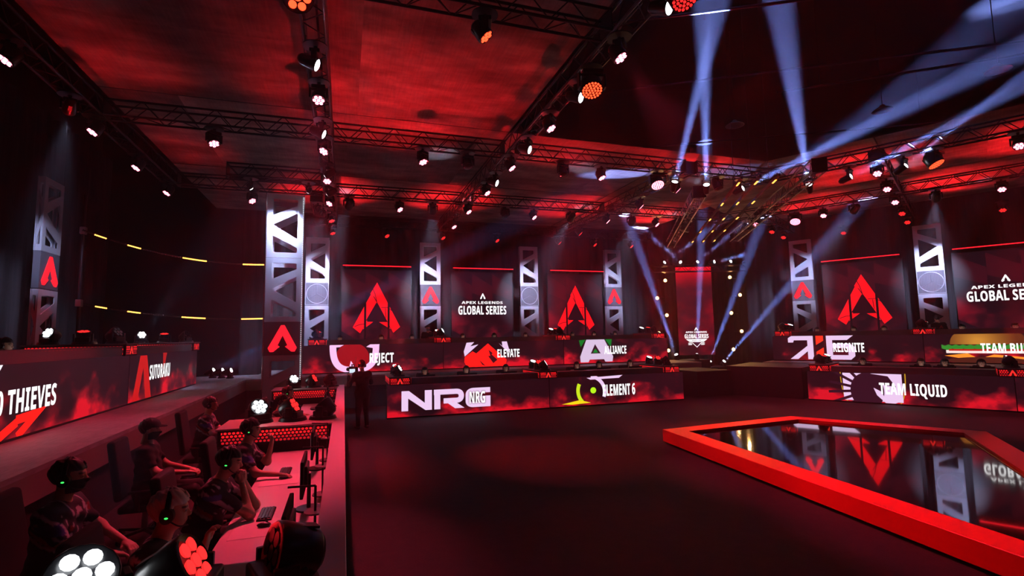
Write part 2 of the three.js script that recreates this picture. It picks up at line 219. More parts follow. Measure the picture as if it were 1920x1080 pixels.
// black profile heads: some unlit, some lighting the towers
const off = (label, p, d, cd = 0) => movingHead('profile_light', label, 'stage light', p, d, { r: 0.14, len: 0.36, face: 'lens', mat: cd ? M.whiteDim : M.offCell, group: cd ? 'black heads aimed at the towers' : 'unlit profile heads', drop: 0.3, light: cd ? { color: COOL, cd, half: 0.26, pen: 0.8, soft: 3 } : undefined });
[3.03, 5.75, 11.0].forEach((x, i) => off(`unlit black moving head on the truss before the middle stand, ${fromAisle(i, 3)}`, V(x, 6.9, -12.75), V(0.1, -1, 0.35)));
off('unlit black moving head over the front desks in front of the title screen', V(5.65, 6.9, -17.85), V(0.1, -1, 0.35));
for (const [x, tx, l] of [[0.1, -1.1, 'black moving head aimed at the fan tower beside the tall corner tower'], [2.95, 3.72, 'black moving head aimed at the emblem tower behind the masked man'], [8.3, 8.5, 'black moving head aimed at the fan tower between the two screens'], [11.0, 13.1, 'black moving head aimed at the emblem tower by the aisle']]) off(l, V(x, 6.9, -17.85), V(tx - x, 4.7 - 6.9, -5.1), LEVEL.tower);
for (const [u, tu, l] of [[-0.6, -1.13, 'black moving head aimed at the fan tower of the hamburger stand'], [-3.0, -5.87, 'black moving head aimed at the emblem tower of the hamburger stand']]) { const p = RW(u, 22.8, 6.9); off(l, p, RW(tu, 27.3, 4.7).sub(p), LEVEL.tower); }
movingHead('lens_spot_light', 'white lens spot light on the edge truss aimed at the rope stand tower', 'stage light', V(-5.1, 6.9, -11.7), V(-2.3, -2.3, -4.4), { r: 0.11, len: 0.28, face: 'lens', mat: M.white, light: { color: COOL, cd: LEVEL.tower * 0.5, half: 0.2, pen: 0.8 } });
// big red wash heads
for (const [label, x, z, d, mat, y] of [['large red honeycomb wash head on the void truss', 4.2, -5.3, V(0.1, -0.9, 0.55), M.red], ['large orange honeycomb wash head on the void truss', 4.2, -7.95, V(-0.1, -0.92, 0.42), M.fire], ['large pink honeycomb wash head on the cross truss before the middle stand', 8.8, -12.75, V(-0.1, -0.9, 0.5), M.hot], ['large orange honeycomb wash head turned sideways over the middle stand', 13.75, -17.85, V(0.8, -0.25, 0.5), M.fire]])
  movingHead('honeycomb_wash_light', label, 'stage light', V(x, y ?? 6.85, z), d, { r: 0.2, len: 0.34, face: 'many', mat, drop: 0.32, group: 'large honeycomb wash heads', light: { color: DEEP, cd: 24, half: 0.4 } });
for (const [label, u, n, d, mat] of [['large pink honeycomb wash head over the front desks of the hamburger stand', -5.0, 22.8, V(-0.5, -0.85, 0.35), M.hot], ['large orange honeycomb wash head on the floor edge truss of the hamburger stand', -0.4, 17.6, V(0.1, -0.9, 0.45), M.fire]]) { const p = RW(u, n, 6.8); movingHead('honeycomb_wash_light', label, 'stage light', p, d, { r: 0.2, len: 0.34, face: 'many', mat, drop: 0.37, group: 'large honeycomb wash heads', light: { color: DEEP, cd: 24, half: 0.4 } }); }
// sharp blue-white beams
const beam = (label, p, d, o = {}) => movingHead('beam_light', label, 'stage light', p, d, { r: o.r ?? 0.1, len: 0.3, face: 'lens', mat: M.white, group: o.group ?? 'beam lights hung on the trusses', drop: 0.25, ...o, light: { color: BEAM, cd: (o.k ?? 1) * LEVEL.beam, half: o.half ?? 0.055, soft: 3.5, pen: 0.35 } });
const HB = 'beam lights hung on the trusses';
beam('beam light throwing a blue-white shaft straight up beside the aisle battens', V(9.4, 6.95, -12.75), V(-0.16, 0.73, 0.66), {});
beam('beam light throwing a narrow shaft up into the dark void', V(10.55, 6.95, -12.75), V(-0.45, 0.67, 0.59), {});
beam('beam light throwing the widest shaft up over the floor', V(13.7, 6.9, -11.9), V(-0.61, 0.65, 0.45), { k: 1.5, half: 0.07 });
beam('beam light throwing a long shaft across toward the hamburger stand roof', V(11.9, 6.95, -12.75), V(0.43, 0.28, 0.86), {});
beam('beam light on the floor edge truss of the hamburger stand', V(14.15, 6.85, -10.9), V(0.31, 0.31, 0.9), {});
beam('beam light throwing a strong shaft over the hamburger stand', V(14.75, 6.85, -9.75), V(0.19, 0.48, 0.85), { k: 1.3 });
// aisle end: row of seven beams on a gantry
const G0 = V(16.46, 6.42, -25.15), GD = V(0.952, 0, 0.305);
{ const t = truss('low box truss carrying seven beam lights above the tall screen', G0.clone().addScaledVector(GD, -0.7).setY(6.05), G0.clone().addScaledVector(GD, 6.6).setY(6.05));
  for (const q of [[-0.45], [6.35]]) { const p = G0.clone().addScaledVector(GD, q[0]); tag(mesh('gantry_post', bar(V(p.x, 0, p.z), V(p.x, 5.87, p.z), 0.06, 12), M.truss, scene), q[0] < 0 ? 'black steel post under the beam gantry toward the middle stand' : 'black steel post under the beam gantry toward the hamburger stand', 'post', 'gantry posts'); } }
[[0, V(-0.5, 0.5, 0.71)], [1, V(0.24, 0.4, 0.89)], [2, V(-0.85, 0.35, 0.4)], [3, V(0.1, 0.42, 0.9)], [4, V(0.33, 0.08, 0.94)], [5, V(0.05, 0.3, 0.95)], [6, V(0.12, 0.2, 0.97)]].forEach(([i, d]) => beam(`small beam light above the tall screen, ${ORD[i]} from the middle stand`, G0.clone().addScaledVector(GD, i * 0.95), d, { up: 1, group: 'seven beam lights above the tall screen', half: 0.05, k: 0.45, drop: 0.25 }));

for (const [label, p, d, k] of [['beam light on the low riser shooting a shaft up beside the tall screen', V(15.9, 1.3, -22.1), V(-0.47, 0.85, 0.23), 1], ['beam light on the low riser shooting a shaft up across the tall screen', V(16.9, 1.3, -21.8), V(0.22, 0.96, -0.15), 1], ['beam light on the black block closer to the tall screen', V(19.2, 0.8, -23.7), V(-0.02, 0.84, 0.54), 1], ['beam light on the black block closer to the hamburger stand', V(19.8, 0.8, -23.3), V(0.1, 0.66, 0.72), 1]]) beam(label, p, d, { up: 1, group: 'beam lights standing in the aisle', half: 0.04, k: 1.2 });
for (const [x, y, z, dy, k] of [[-4.08, 1.45, -19.24, 0.44, 0.14], [-3.77, 1.45, -19.0, 0.34, 0.06], [-3.48, 1.45, -18.76, 0.3, 0.03]]) beam(k > 0.1 ? 'brightest small beam light on the deck behind the tall clad tower' : k > 0.05 ? 'middle one of three small beam lights behind the tall clad tower' : 'dimmest small beam light on the deck behind the tall clad tower', V(x, y, z), V(0.88, dy, 0.28), { up: 1, group: 'beam lights on the corner deck', half: 0.04, k, r: 0.08 });
// floods on the tall corner tower
for (const [x, z, d] of [[-2.6, -16.0, V(0.55, -0.75, -0.35)], [-1.05, -16.0, V(-0.5, -0.8, -0.45)], [-0.9, -18.35, V(-0.3, -0.8, -0.6)], [-0.75, -19.0, V(-0.3, -0.8, -0.8)]]) movingHead('flood_light', 'small white flood light near the top of the tall corner tower', 'stage light', V(x, 6.75, z), d, { r: 0.07, len: 0.14, face: 'lens', mat: M.white, group: 'white floods round the tall tower', hang: 7.056, light: { color: COOL, cd: LEVEL.flood, half: 0.5, pen: 0.9 } });
truss('short black box truss beside the tall clad tower', V(-3.2, 7.25, -16), V(-0.7, 7.25, -16));
truss('short black box truss behind the tall clad tower', V(-0.95, 7.25, -18.2), V(-0.95, 7.25, -20.2));

// ---------- screens: what they show ----------
const CW = 1560;
function canvas(w, h) { const c = document.createElement('canvas'); c.width = w; c.height = h; return [c, c.getContext('2d')]; }
function canvasTex(c) { const t = new THREE.CanvasTexture(c); t.colorSpace = THREE.SRGBColorSpace; return t; }
function smoke(c, g, w, h, s, base, hot, lift = 1) {
  const q = 4, [sc, sg] = canvas(Math.ceil(w / q), Math.ceil(h / q)), im = sg.createImageData(sc.width, sc.height);
  for (let y = 0; y < sc.height; y++) for (let x = 0; x < sc.width; x++) {
    const v = y / sc.height, n = fbm(x / 34, y / 26, s, 5), m = fbm(x / 90 + 7, y / 60, s + 9, 3), k = Math.pow(Math.max(0, n * 1.5 - 0.62 + (m - 0.5) * 0.9 + lift * (v - 0.62) * 1.15), 1.25) * 1.5;
    const o = (y * sc.width + x) * 4, e = Math.min(1, k);
    for (let i = 0; i < 3; i++) im.data[o + i] = base[i] * (0.75 + 0.5 * m) + hot[i] * e; im.data[o + 3] = 255;
  }
  sg.putImageData(im, 0, 0); g.imageSmoothingEnabled = true; g.drawImage(sc, 0, 0, w, h);
}
function words(g, s, x, y, h, w, fill = '#ffffff', font = 'bold') { g.save(); g.font = `${font} 100px sans-serif`; const m = g.measureText(s).width; g.translate(x, y); g.scale(w / m, h / 73); g.fillStyle = fill; g.textBaseline = 'alphabetic'; g.fillText(s, 0, 0); g.lineWidth = 1.6; g.strokeStyle = fill; g.strokeText(s, 0, 0); g.restore(); }
function shape(g, pts, x, y, w, h, fill) { g.fillStyle = fill; g.beginPath(); pts.forEach(([a, b], i) => g[i ? 'lineTo' : 'moveTo'](x + a * w, y + b * h)); g.closePath(); g.fill(); }
const EMBLEM = [[0.44, 0], [0.56, 0], [1, 0.86], [0.93, 1], [0.82, 1], [0.6, 0.81], [0.68, 0.76], [0.5, 0.38], [0.32, 0.76], [0.4, 0.81], [0.18, 1], [0.07, 1], [0, 0.86]];
const PALE = '#d9b9dc', HOT = [165, 8, 16], BASE = [30, 8, 16];
const panel = (h, paint) => { const [c, g] = canvas(CW, h), k = CW / 5.22; smoke(c, g, CW, h, Math.round(h + 37 * names.size + CW * rnd()), BASE, HOT); g.save(); g.scale(k, k); paint(g, h / k); g.restore(); return canvasTex(c); };   // painted in metres
const PANELS = {
  slashes: panel(330, (g, h) => { g.strokeStyle = '#e9e4f0'; g.lineWidth = 0.16; for (const x of [0.6, 0.15]) { g.beginPath(); g.moveTo(x + 0.35, -0.1); g.lineTo(x, 0.42); g.stroke(); } g.strokeStyle = '#ff1a12'; g.lineWidth = 0.14; g.beginPath(); g.moveTo(1.0, h * 0.95); g.lineTo(1.38, h * 0.8); g.moveTo(1.4, h); g.lineTo(1.86, h * 0.74); g.lineTo(1.35, h * 0.77); g.stroke(); words(g, '100 THIEVES', 0.52, 0.74, 0.36, 1.86); }),
  strike: panel(330, (g, h) => { shape(g, [[0.3, 0], [0.62, 0], [0.9, 1], [0.62, 1], [0.46, 0.28], [0.25, 1], [0, 1]], 0.2, 0.03, 1.3, h, '#b3120f'); shape(g, [[0.62, 0], [1, 0], [0.72, 0.5], [0.66, 0.3]], 1.6, 0, 0.8, h, '#9c1512'); words(g, 'SUTORAKU', 1.2, 0.66, 0.37, 1.5); }),
  letters: panel(300, (g, h) => {
    g.fillStyle = PALE; const y0 = 0.2, y1 = 0.83, t = 0.2;
    shape(g, [[0.42, y0], [0.64, y0], [1.12, 0.6], [1.12, y0], [1.34, y0], [1.34, y1], [1.14, y1], [0.62, 0.44], [0.62, y1], [0.42, y1]], 0, 0, 1, 1, PALE);
    g.strokeStyle = PALE; g.lineWidth = 0.17; g.beginPath(); g.moveTo(1.4, 0.285); g.lineTo(2.1, 0.285); g.quadraticCurveTo(2.26, 0.29, 2.26, 0.43); g.quadraticCurveTo(2.26, 0.57, 2.1, 0.575); g.lineTo(1.7, 0.575); g.stroke();
    shape(g, [[1.41, 0.36], [1.6, 0.36], [1.6, y1], [1.41, y1]], 0, 0, 1, 1, PALE); shape(g, [[1.72, 0.57], [2.0, 0.57], [2.36, y1], [2.06, y1]], 0, 0, 1, 1, PALE);
    g.beginPath(); g.moveTo(3.2, 0.285); g.lineTo(2.66, 0.285); g.quadraticCurveTo(2.48, 0.29, 2.48, 0.43); g.lineTo(2.48, 0.62); g.quadraticCurveTo(2.48, 0.745, 2.66, 0.745); g.lineTo(3.12, 0.745); g.lineTo(3.12, 0.56); g.lineTo(2.78, 0.56); g.stroke();
    g.save(); g.shadowColor = '#301020'; g.shadowBlur = 14; words(g, 'NRG', 2.5, 0.7, 0.38, 0.55); g.restore(); }),
  ring: panel(300, (g, h) => {
    const cx = 1.58, cy_ = 0.5; g.lineWidth = 0.13; g.strokeStyle = '#b9d21c'; g.beginPath(); g.arc(cx, cy_, 0.55, 2.35, 3.6); g.stroke(); shape(g, [[0.42, 0.93], [1.06, 0.82], [1.26, 0.86], [1.5, 0.93], [0.8, 0.96]], 0, 0, 1, 1, '#e2c714');
    g.strokeStyle = PALE; g.beginPath(); g.arc(cx - 0.1, cy_ + 0.06, 0.55, -1.5, 0.35); g.stroke(); shape(g, [[1.36, 0.05], [2.75, 0], [2.6, 0.1], [1.5, 0.12]], 0, 0, 1, 1, PALE);
    g.fillStyle = '#a8e01a'; g.beginPath(); g.arc(1.6, 0.5, 0.11, 0, 7); g.fill(); words(g, 'ELEMENT 6', 1.95, 0.72, 0.4, 1.28); }),
  horns: panel(330, (g, h) => {
    g.fillStyle = '#8d0d16'; g.beginPath(); g.arc(1.75, 0.55, 0.62, 0, 7); g.fill(); g.strokeStyle = '#e7b4df'; g.lineWidth = 0.24; g.beginPath(); g.moveTo(1.05, 0.02); g.bezierCurveTo(1.05, 0.9, 1.35, 1.02, 1.85, 1.02); g.bezierCurveTo(2.45, 1.02, 2.62, 0.75, 2.62, 0.02); g.stroke();
    shape(g, [[0.92, 0], [1.45, 0], [1.3, 0.09], [1.1, 0.1]], 0, 0, 1, 1, '#e7b4df'); shape(g, [[2.25, 0.1], [2.4, 0], [2.75, 0], [2.7, 0.2]], 0, 0, 1, 1, '#e7b4df'); shape(g, [[1.62, 1], [1.7, 0.65], [1.85, 0.9], [1.9, 1]], 0, 0, 1, 1, '#e7b4df'); words(g, 'REJECT', 2.36, 0.76, 0.4, 0.93); }),
  mountain: panel(330, (g, h) => {
    const o = 0.84; shape(g, [[0.02, 0.65], [0.35, 0.4], [0.5, 0.5], [1.0, 0.07], [1.35, 0.4], [1.6, 0.62], [1.8, 0.8], [1.75, 1.08], [0.1, 1.08], [0, 0.85]], o, 0, 1, 1, '#ff1a16'); shape(g, [[1.02, 0.35], [1.2, 0.5], [1.15, 0.56], [1.4, 0.8], [1.22, 0.95], [1.0, 0.62], [1.1, 0.62]], o, 0, 1, 1, '#3a0a14'); shape(g, [[0.62, 0.78], [0.9, 1.06], [0.75, 1.0]], o, 0, 1, 1, '#3a0a14');
    shape(g, [[0.1, 0.02], [0.42, 0], [0.26, 0.18], [0.6, 0.1], [0.02, 0.62], [-0.02, 0.4]], o, 0, 1, 1, PALE); shape(g, [[1.45, 0.05], [1.62, 0.2], [1.6, 0], [1.82, 0], [1.95, 0.5], [1.78, 0.4]], o, 0, 1, 1, PALE); words(g, 'ELEVATE', 2.22, 0.7, 0.36, 1.0); }),
  block: panel(330, (g, h) => {
    const o = 0.78; shape(g, [[-0.06, 0.02], [0.26, 0], [0.02, 0.36]], o, 0, 1, 1, '#0b6a20'); shape(g, [[1.22, 0], [1.56, 0], [1.5, 0.38]], o, 0, 1, 1, '#0b6a20'); shape(g, [[0.3, 0], [1.18, 0], [1.6, 0.82], [1.56, 1.06], [1.2, 1.06], [1.14, 0.94], [0.44, 0.94], [0.38, 1.06], [0, 1.06], [-0.02, 0.8]], o, 0, 1, 1, '#c9b2cf'); shape(g, [[0.72, 0.22], [0.98, 0.66], [0.5, 0.66]], o, 0, 1, 1, '#321020'); shape(g, [[0.73, 0.42], [0.86, 0.62], [0.6, 0.62]], o, 0, 1, 1, '#0d7a28'); words(g, 'ALLIANCE', 1.95, 0.7, 0.38, 1.12); }),
  mirror: panel(330, (g, h) => {
    shape(g, [[0.62, 0.3], [0.62, 0.1], [0.75, 0], [1.58, 0], [1.58, 1.06], [1.36, 1.06], [1.36, 0.7], [0.98, 1.06], [0.68, 1.06], [1.36, 0.45], [1.36, 0.2], [0.85, 0.2], [0.82, 0.3]], 0, 0, 1, 1, PALE); shape(g, [[1.68, 0], [1.96, 0], [1.96, 0.22], [1.68, 0.42]], 0, 0, 1, 1, '#f0301c'); shape(g, [[1.68, 0.72], [1.96, 0.52], [1.96, 1.06], [1.68, 1.06]], 0, 0, 1, 1, '#f0301c');
    shape(g, [[2.06, 0], [3.02, 0], [2.8, 0.2], [2.28, 0.2], [2.28, 0.36], [2.9, 0.36], [3.05, 0.5], [3.05, 0.9], [2.9, 1.06], [2.06, 1.06]], 0, 0, 1, 1, PALE); shape(g, [[2.28, 0.55], [2.82, 0.55], [2.82, 0.86], [2.28, 0.86]], 0, 0, 1, 1, '#4a0c1a'); words(g, 'REIGNITE', 2.28, 0.72, 0.4, 1.1); }),
  burger: panel(330, (g, h) => {
    const b = g.createRadialGradient(1.5, 0.3, 0.1, 1.5, 0.3, 1); b.addColorStop(0, '#c08030'); b.addColorStop(1, '#5a2a12'); g.fillStyle = b; g.beginPath(); g.moveTo(0.74, 0.4); g.quadraticCurveTo(0.74, -0.25, 1.75, -0.25); g.quadraticCurveTo(2.8, -0.25, 2.72, 0.4); g.fill();
    g.fillStyle = '#2f7d28'; g.beginPath(); for (let i = 0; i <= 24; i++) g.lineTo(0.5 + i * 0.1, 0.4 + (i % 2) * 0.05); for (let i = 24; i >= 0; i--) g.lineTo(0.5 + i * 0.1, 0.56 + (i % 3) * 0.04); g.fill(); g.fillStyle = '#f0d6d0'; g.fillRect(0.62, 0.62, 2.2, 0.12); g.fillStyle = '#b02018'; g.fillRect(0.7, 0.58, 2.0, 0.07); shape(g, [[0.56, 0.84], [1.2, 0.74], [1.5, 0.95], [1.9, 0.78], [2.9, 0.9], [2.6, 0.95], [1.3, 1.0]], 0, 0, 1, 1, '#f58a2a'); g.fillStyle = '#4a1c14'; g.beginPath(); g.ellipse(1.7, 1.02, 1.05, 0.14, 0, 0, 7); g.fill(); words(g, 'TEAM BURGER', 1.56, 0.72, 0.36, 1.72); }),
  horse: panel(300, (g, h) => {
    g.strokeStyle = '#b58a1c'; g.lineWidth = 0.03; for (const x of [1.0, 2.75]) { g.beginPath(); g.moveTo(x, 0); g.quadraticCurveTo(x, 0.75, x + (x < 2 ? 0.16 : -0.16), 1); g.stroke(); } g.fillStyle = PALE; g.fillRect(1.06, 0.02, 1.6, 0.94);
    g.fillStyle = '#2a0d1c'; g.beginPath(); g.ellipse(1.72, 0.62, 0.46, 0.62, 0, 0, 7); g.fill(); g.strokeStyle = '#2a0d1c'; g.lineWidth = 0.09; for (let i = 0; i < 6; i++) { const a = 2.3 + i * 0.37; g.beginPath(); g.moveTo(1.72 + Math.cos(a) * 0.4, 0.6 + Math.sin(a) * 0.4); g.lineTo(1.72 + Math.cos(a) * 1.1, 0.6 + Math.sin(a) * 1.0); g.stroke(); }
    shape(g, [[1.9, 0.5], [2.1, 0.62], [2.2, 0.85], [2.45, 0.8], [2.6, 0.92], [2.45, 1], [2.2, 1], [1.98, 0.75]], 0, 0, 1, 1, PALE); shape(g, [[1.8, 0.02], [2.3, 0.1], [2.5, 0.45], [2.2, 0.4]], 0, 0, 1, 1, '#2a0d1c'); words(g, 'TEAM LIQUID', 2.05, 0.7, 0.38, 1.7); }),
  plain: panel(300, () => {}),
};
function wallScreen(paint, w = 600, h = 700) {
  const [c, g] = canvas(w, h); smoke(c, g, w, h, 51, [26, 8, 18], [80, 5, 11], 0.8);
  for (let i = 0; i < 3; i++) shape(g, [[i / 3, 0.02], [i / 3 + 0.33, 0.2], [i / 3 + 0.33, 0.42], [i / 3, 0.3]], 0, 0, w, h, 'rgba(84,12,24,0.45)');
  shape(g, [[0, 0.84], [0.3, 1], [0, 1]], 0, 0, w, h, '#1c0a14'); shape(g, [[1, 0.84], [0.7, 1], [1, 1]], 0, 0, w, h, '#1c0a14'); paint(g, w, h); return canvasTex(c);
}
const bigA = wallScreen((g, w, h) => {
  const R = '#f5101a'; shape(g, [[0.5, 0.17], [0.84, 0.79], [0.74, 0.87], [0.46, 0.37], [0.4, 0.33]], 0, 0, w, h, R); shape(g, [[0.42, 0.32], [0.5, 0.46], [0.34, 0.74], [0.26, 0.87], [0.155, 0.79]], 0, 0, w, h, R); shape(g, [[0.34, 0.715], [0.45, 0.715], [0.3, 0.82]], 0, 0, w, h, R); shape(g, [[0.53, 0.72], [0.66, 0.72], [0.7, 0.82]], 0, 0, w, h, R);
  shape(g, [[0.49, 0.45], [0.64, 0.7], [0.34, 0.7]], 0, 0, w, h, '#20060f'); g.strokeStyle = '#20060f'; g.lineWidth = 5; g.beginPath(); g.moveTo(w * 0.42, h * 0.22); g.lineTo(w * 0.47, h * 0.33); g.lineTo(w * 0.5, h * 0.45); g.moveTo(w * 0.56, h * 0.52); g.lineTo(w * 0.66, h * 0.52); g.lineTo(w * 0.74, h * 0.58); g.moveTo(w * 0.62, h * 0.53); g.lineTo(w * 0.63, h * 0.66); g.moveTo(w * 0.18, h * 0.78); g.lineTo(w * 0.26, h * 0.75); g.lineTo(w * 0.32, h * 0.745); g.stroke();
  g.fillStyle = '#12060c'; g.fillRect(w * 0.315, h * 0.46, w * 0.03, h * 0.54); g.fillRect(w * 0.655, h * 0.46, w * 0.03, h * 0.54);
});
const titleArt = (g, w, h, y) => { shape(g, EMBLEM, w * 0.46, h * y, w * 0.09, h * 0.085, '#fff'); words(g, 'APEX LEGENDS', w * 0.16, h * (y + 0.155), h * 0.04, w * 0.68); words(g, 'GLOBAL SERIES', w * 0.1, h * (y + 0.31), h * 0.125, w * 0.8); };
const title = wallScreen((g, w, h) => titleArt(g, w, h, 0.31));
const tallArt = (() => { const w = 400, h = 1000, [c, g] = canvas(w, h); smoke(c, g, w, h, 77, [46, 6, 16], [60, 0, 6], 0.2); const q = g.createLinearGradient(0, 0, 0, 260); q.addColorStop(0, 'rgba(225,10,30,0.95)'); q.addColorStop(1, 'rgba(200,10,30,0)'); g.fillStyle = q; g.fillRect(0, 0, w, 260);
  shape(g, EMBLEM, 180, 690, 40, 34, '#fff'); words(g, 'APEX LEGENDS', 82, 752, 18, 236); words(g, 'GLOBAL SERIES', 66, 812, 46, 268); shape(g, [[0, 0], [1, 0], [0.82, 1], [0.18, 1]], 80, 822, 240, 32, '#fff'); words(g, 'PLAYOFFS', 150, 846, 13, 100, '#3a0a16'); g.strokeStyle = '#fff'; g.lineWidth = 6; g.beginPath(); g.moveTo(150, 862); g.lineTo(200, 912); g.lineTo(250, 862); g.stroke(); for (const s of [-1, 1]) for (const k of [0, 1]) shape(g, [[0, 0], [1, 0], [0.75, 1], [-0.1, 1]], 200 + s * 70 - 22, 862 + k * 16, 44, 9, '#fff'); return canvasTex(c); })();
const honeyArt = (withA) => { const w = withA ? 256 : 640, h = 96, [c, g] = canvas(w, h); g.fillStyle = '#180306'; g.fillRect(0, 0, w, h); for (let r = 0; r < 4; r++) for (let i = 0; i * 24 < w + 24; i++) { const x = i * 24 + (r % 2) * 12, y = 14 + r * 23; g.fillStyle = r < 2 ? '#ff1a1e' : '#b3121a'; g.beginPath(); for (let k = 0; k < 6; k++) g.lineTo(x + 9.5 * Math.sin((k * Math.PI) / 3), y + 9.5 * Math.cos((k * Math.PI) / 3)); g.fill(); } if (withA) { g.fillStyle = '#2a0509'; g.fillRect(88, 0, 80, 96); shape(g, EMBLEM, 90, 6, 76, 84, '#ff2a24'); } return canvasTex(c); };
const lit = (t, k = 1) => new THREE.MeshStandardMaterial({ color: 0x060607, roughness: 0.5, emissive: 0xffffff, emissiveMap: t, emissiveIntensity: k });
const HONEY = lit(honeyArt(false), 1.3), HONEYA = lit(honeyArt(true), 1.3);
const faceFront = (m, rest = M.blackMatte) => [rest, rest, rest, rest, m, rest];

// ---------- decks ----------
function deck(label, w, d, h, p, turn, front = 'z') {   // top board, pale fascia and dark riser face; local +z is the floor side
  const t = thing('stage_deck', label, 'platform', [p.x, 0, p.z], turn);
  mesh('riser', bx(w - 0.04, h - 0.36, d - 0.06, 0, (h - 0.36) / 2, -0.03), M.riser, t);
  mesh('deck_board', uvBox(bx(w, 0.06, d, 0, h - 0.03, 0), 0.8), M.deck, t);
  mesh('fascia', bx(w, 0.3, d - 0.02, 0, h - 0.21, 0.01), M.fascia, t); return t;
}
deck('raised deck of the amber rope stand with pale fascia', 30, 5.6, 1.1, V(-5.9, 0, -6.9), Math.PI / 2);
deck('raised deck of the middle stand with pale fascia', 18.0, 5.2, 1.12, V(5.95, 0, -21.6), 0);
deck('raised deck of the hamburger stand with pale fascia', 14.6, 5.2, 1.12, RW(0.6, 25.9), RT);

// ---------- team desks ----------
function teamDesk(label, p, turn, w, h, art, o = {}) {
  const t = thing('team_desk', label, 'desk', [p.x, p.y, p.z], turn, 'team desks with screens');
  const [k0, k1] = o.keep ?? [-w / 2, w / 2], kw = k1 - k0, kc = (k0 + k1) / 2;
  mesh('body', bx(w - 0.01, h - 0.32, 0.4, 0, (h - 0.32) / 2, -0.24), M.desk, t);
  mesh('back_rail', bx(kw, 0.3, 0.38, kc, h - 0.17, -0.25), M.desk, t);
  mesh('led_screen', bx(w - 0.02, h - 0.2, 0.04, 0, 0.04 + (h - 0.2) / 2, -0.02), faceFront(lit(art, o.k ?? 1.35)), t);
  mesh('trim', bx(kw, 0.155, 0.05, kc, h - 0.08, -0.022), o.trim ?? M.deskGrey, t);
  mesh('top_board', bx(kw, 0.03, 0.5, kc, h + 0.015, -0.24), o.trim ?? M.deskGrey, t);
  mesh('skirting', bx(w - 0.02, 0.04, 0.03, 0, 0.02, -0.03), M.black, t);
  return t;
}
const UW = 5.22;
teamDesk('screen desk with pale slashes on the amber rope deck', V(-4.27, 1.1, -10.2), Math.PI / 2, UW, 1.2, PANELS.slashes, { keep: [-2.6, 2.2] });
teamDesk('screen desk with a broad dark red stroke on the amber rope deck', V(-4.27, 1.1, -15.42), Math.PI / 2, UW, 1.2, PANELS.strike, { keep: [-2.32, 1.98] });
teamDesk('front screen desk with huge pale block letters', V(3.85, 0, -15.9), 0, UW, 1.15, PANELS.letters, { keep: [-1.88, 2.22] });
teamDesk('front screen desk with a yellow-green ring and dot', V(9.07, 0, -15.9), 0, UW, 1.15, PANELS.ring, { keep: [-2.3, 1.78] });
teamDesk('upper screen desk with a pink horned emblem', V(1.17, 1.12, -20.4), 0, UW, 1.22, PANELS.horns, { keep: [-1.77, 2.26] });
teamDesk('upper screen desk with a red mountain emblem', V(6.39, 1.12, -20.4), 0, UW, 1.22, PANELS.mountain, { keep: [-2.26, 2.26] });
teamDesk('upper screen desk with a pale blocky letter and green corners', V(11.61, 1.12, -20.4), 0, UW, 1.22, PANELS.block, { keep: [-2.26, 1.79] });
teamDesk('upper screen desk with mirrored pale letters', RW(-4.02, 24.6, 1.12), RT, UW, 1.22, PANELS.mirror, { keep: [-1.83, 2.27] });
teamDesk('upper screen desk with a hamburger picture', RW(1.2, 24.6, 1.12), RT, UW, 1.22, PANELS.burger, { keep: [-2.25, 2.6] });
teamDesk('front screen desk with a horse head shield', RW(-1.84, 20.4), RT, UW, 1.15, PANELS.horse, { keep: [-1.86, 2.24] });
teamDesk('front screen desk with plain red smoke', RW(3.38, 20.4), RT, UW, 1.15, PANELS.plain, { keep: [-2.28, 2.6] });

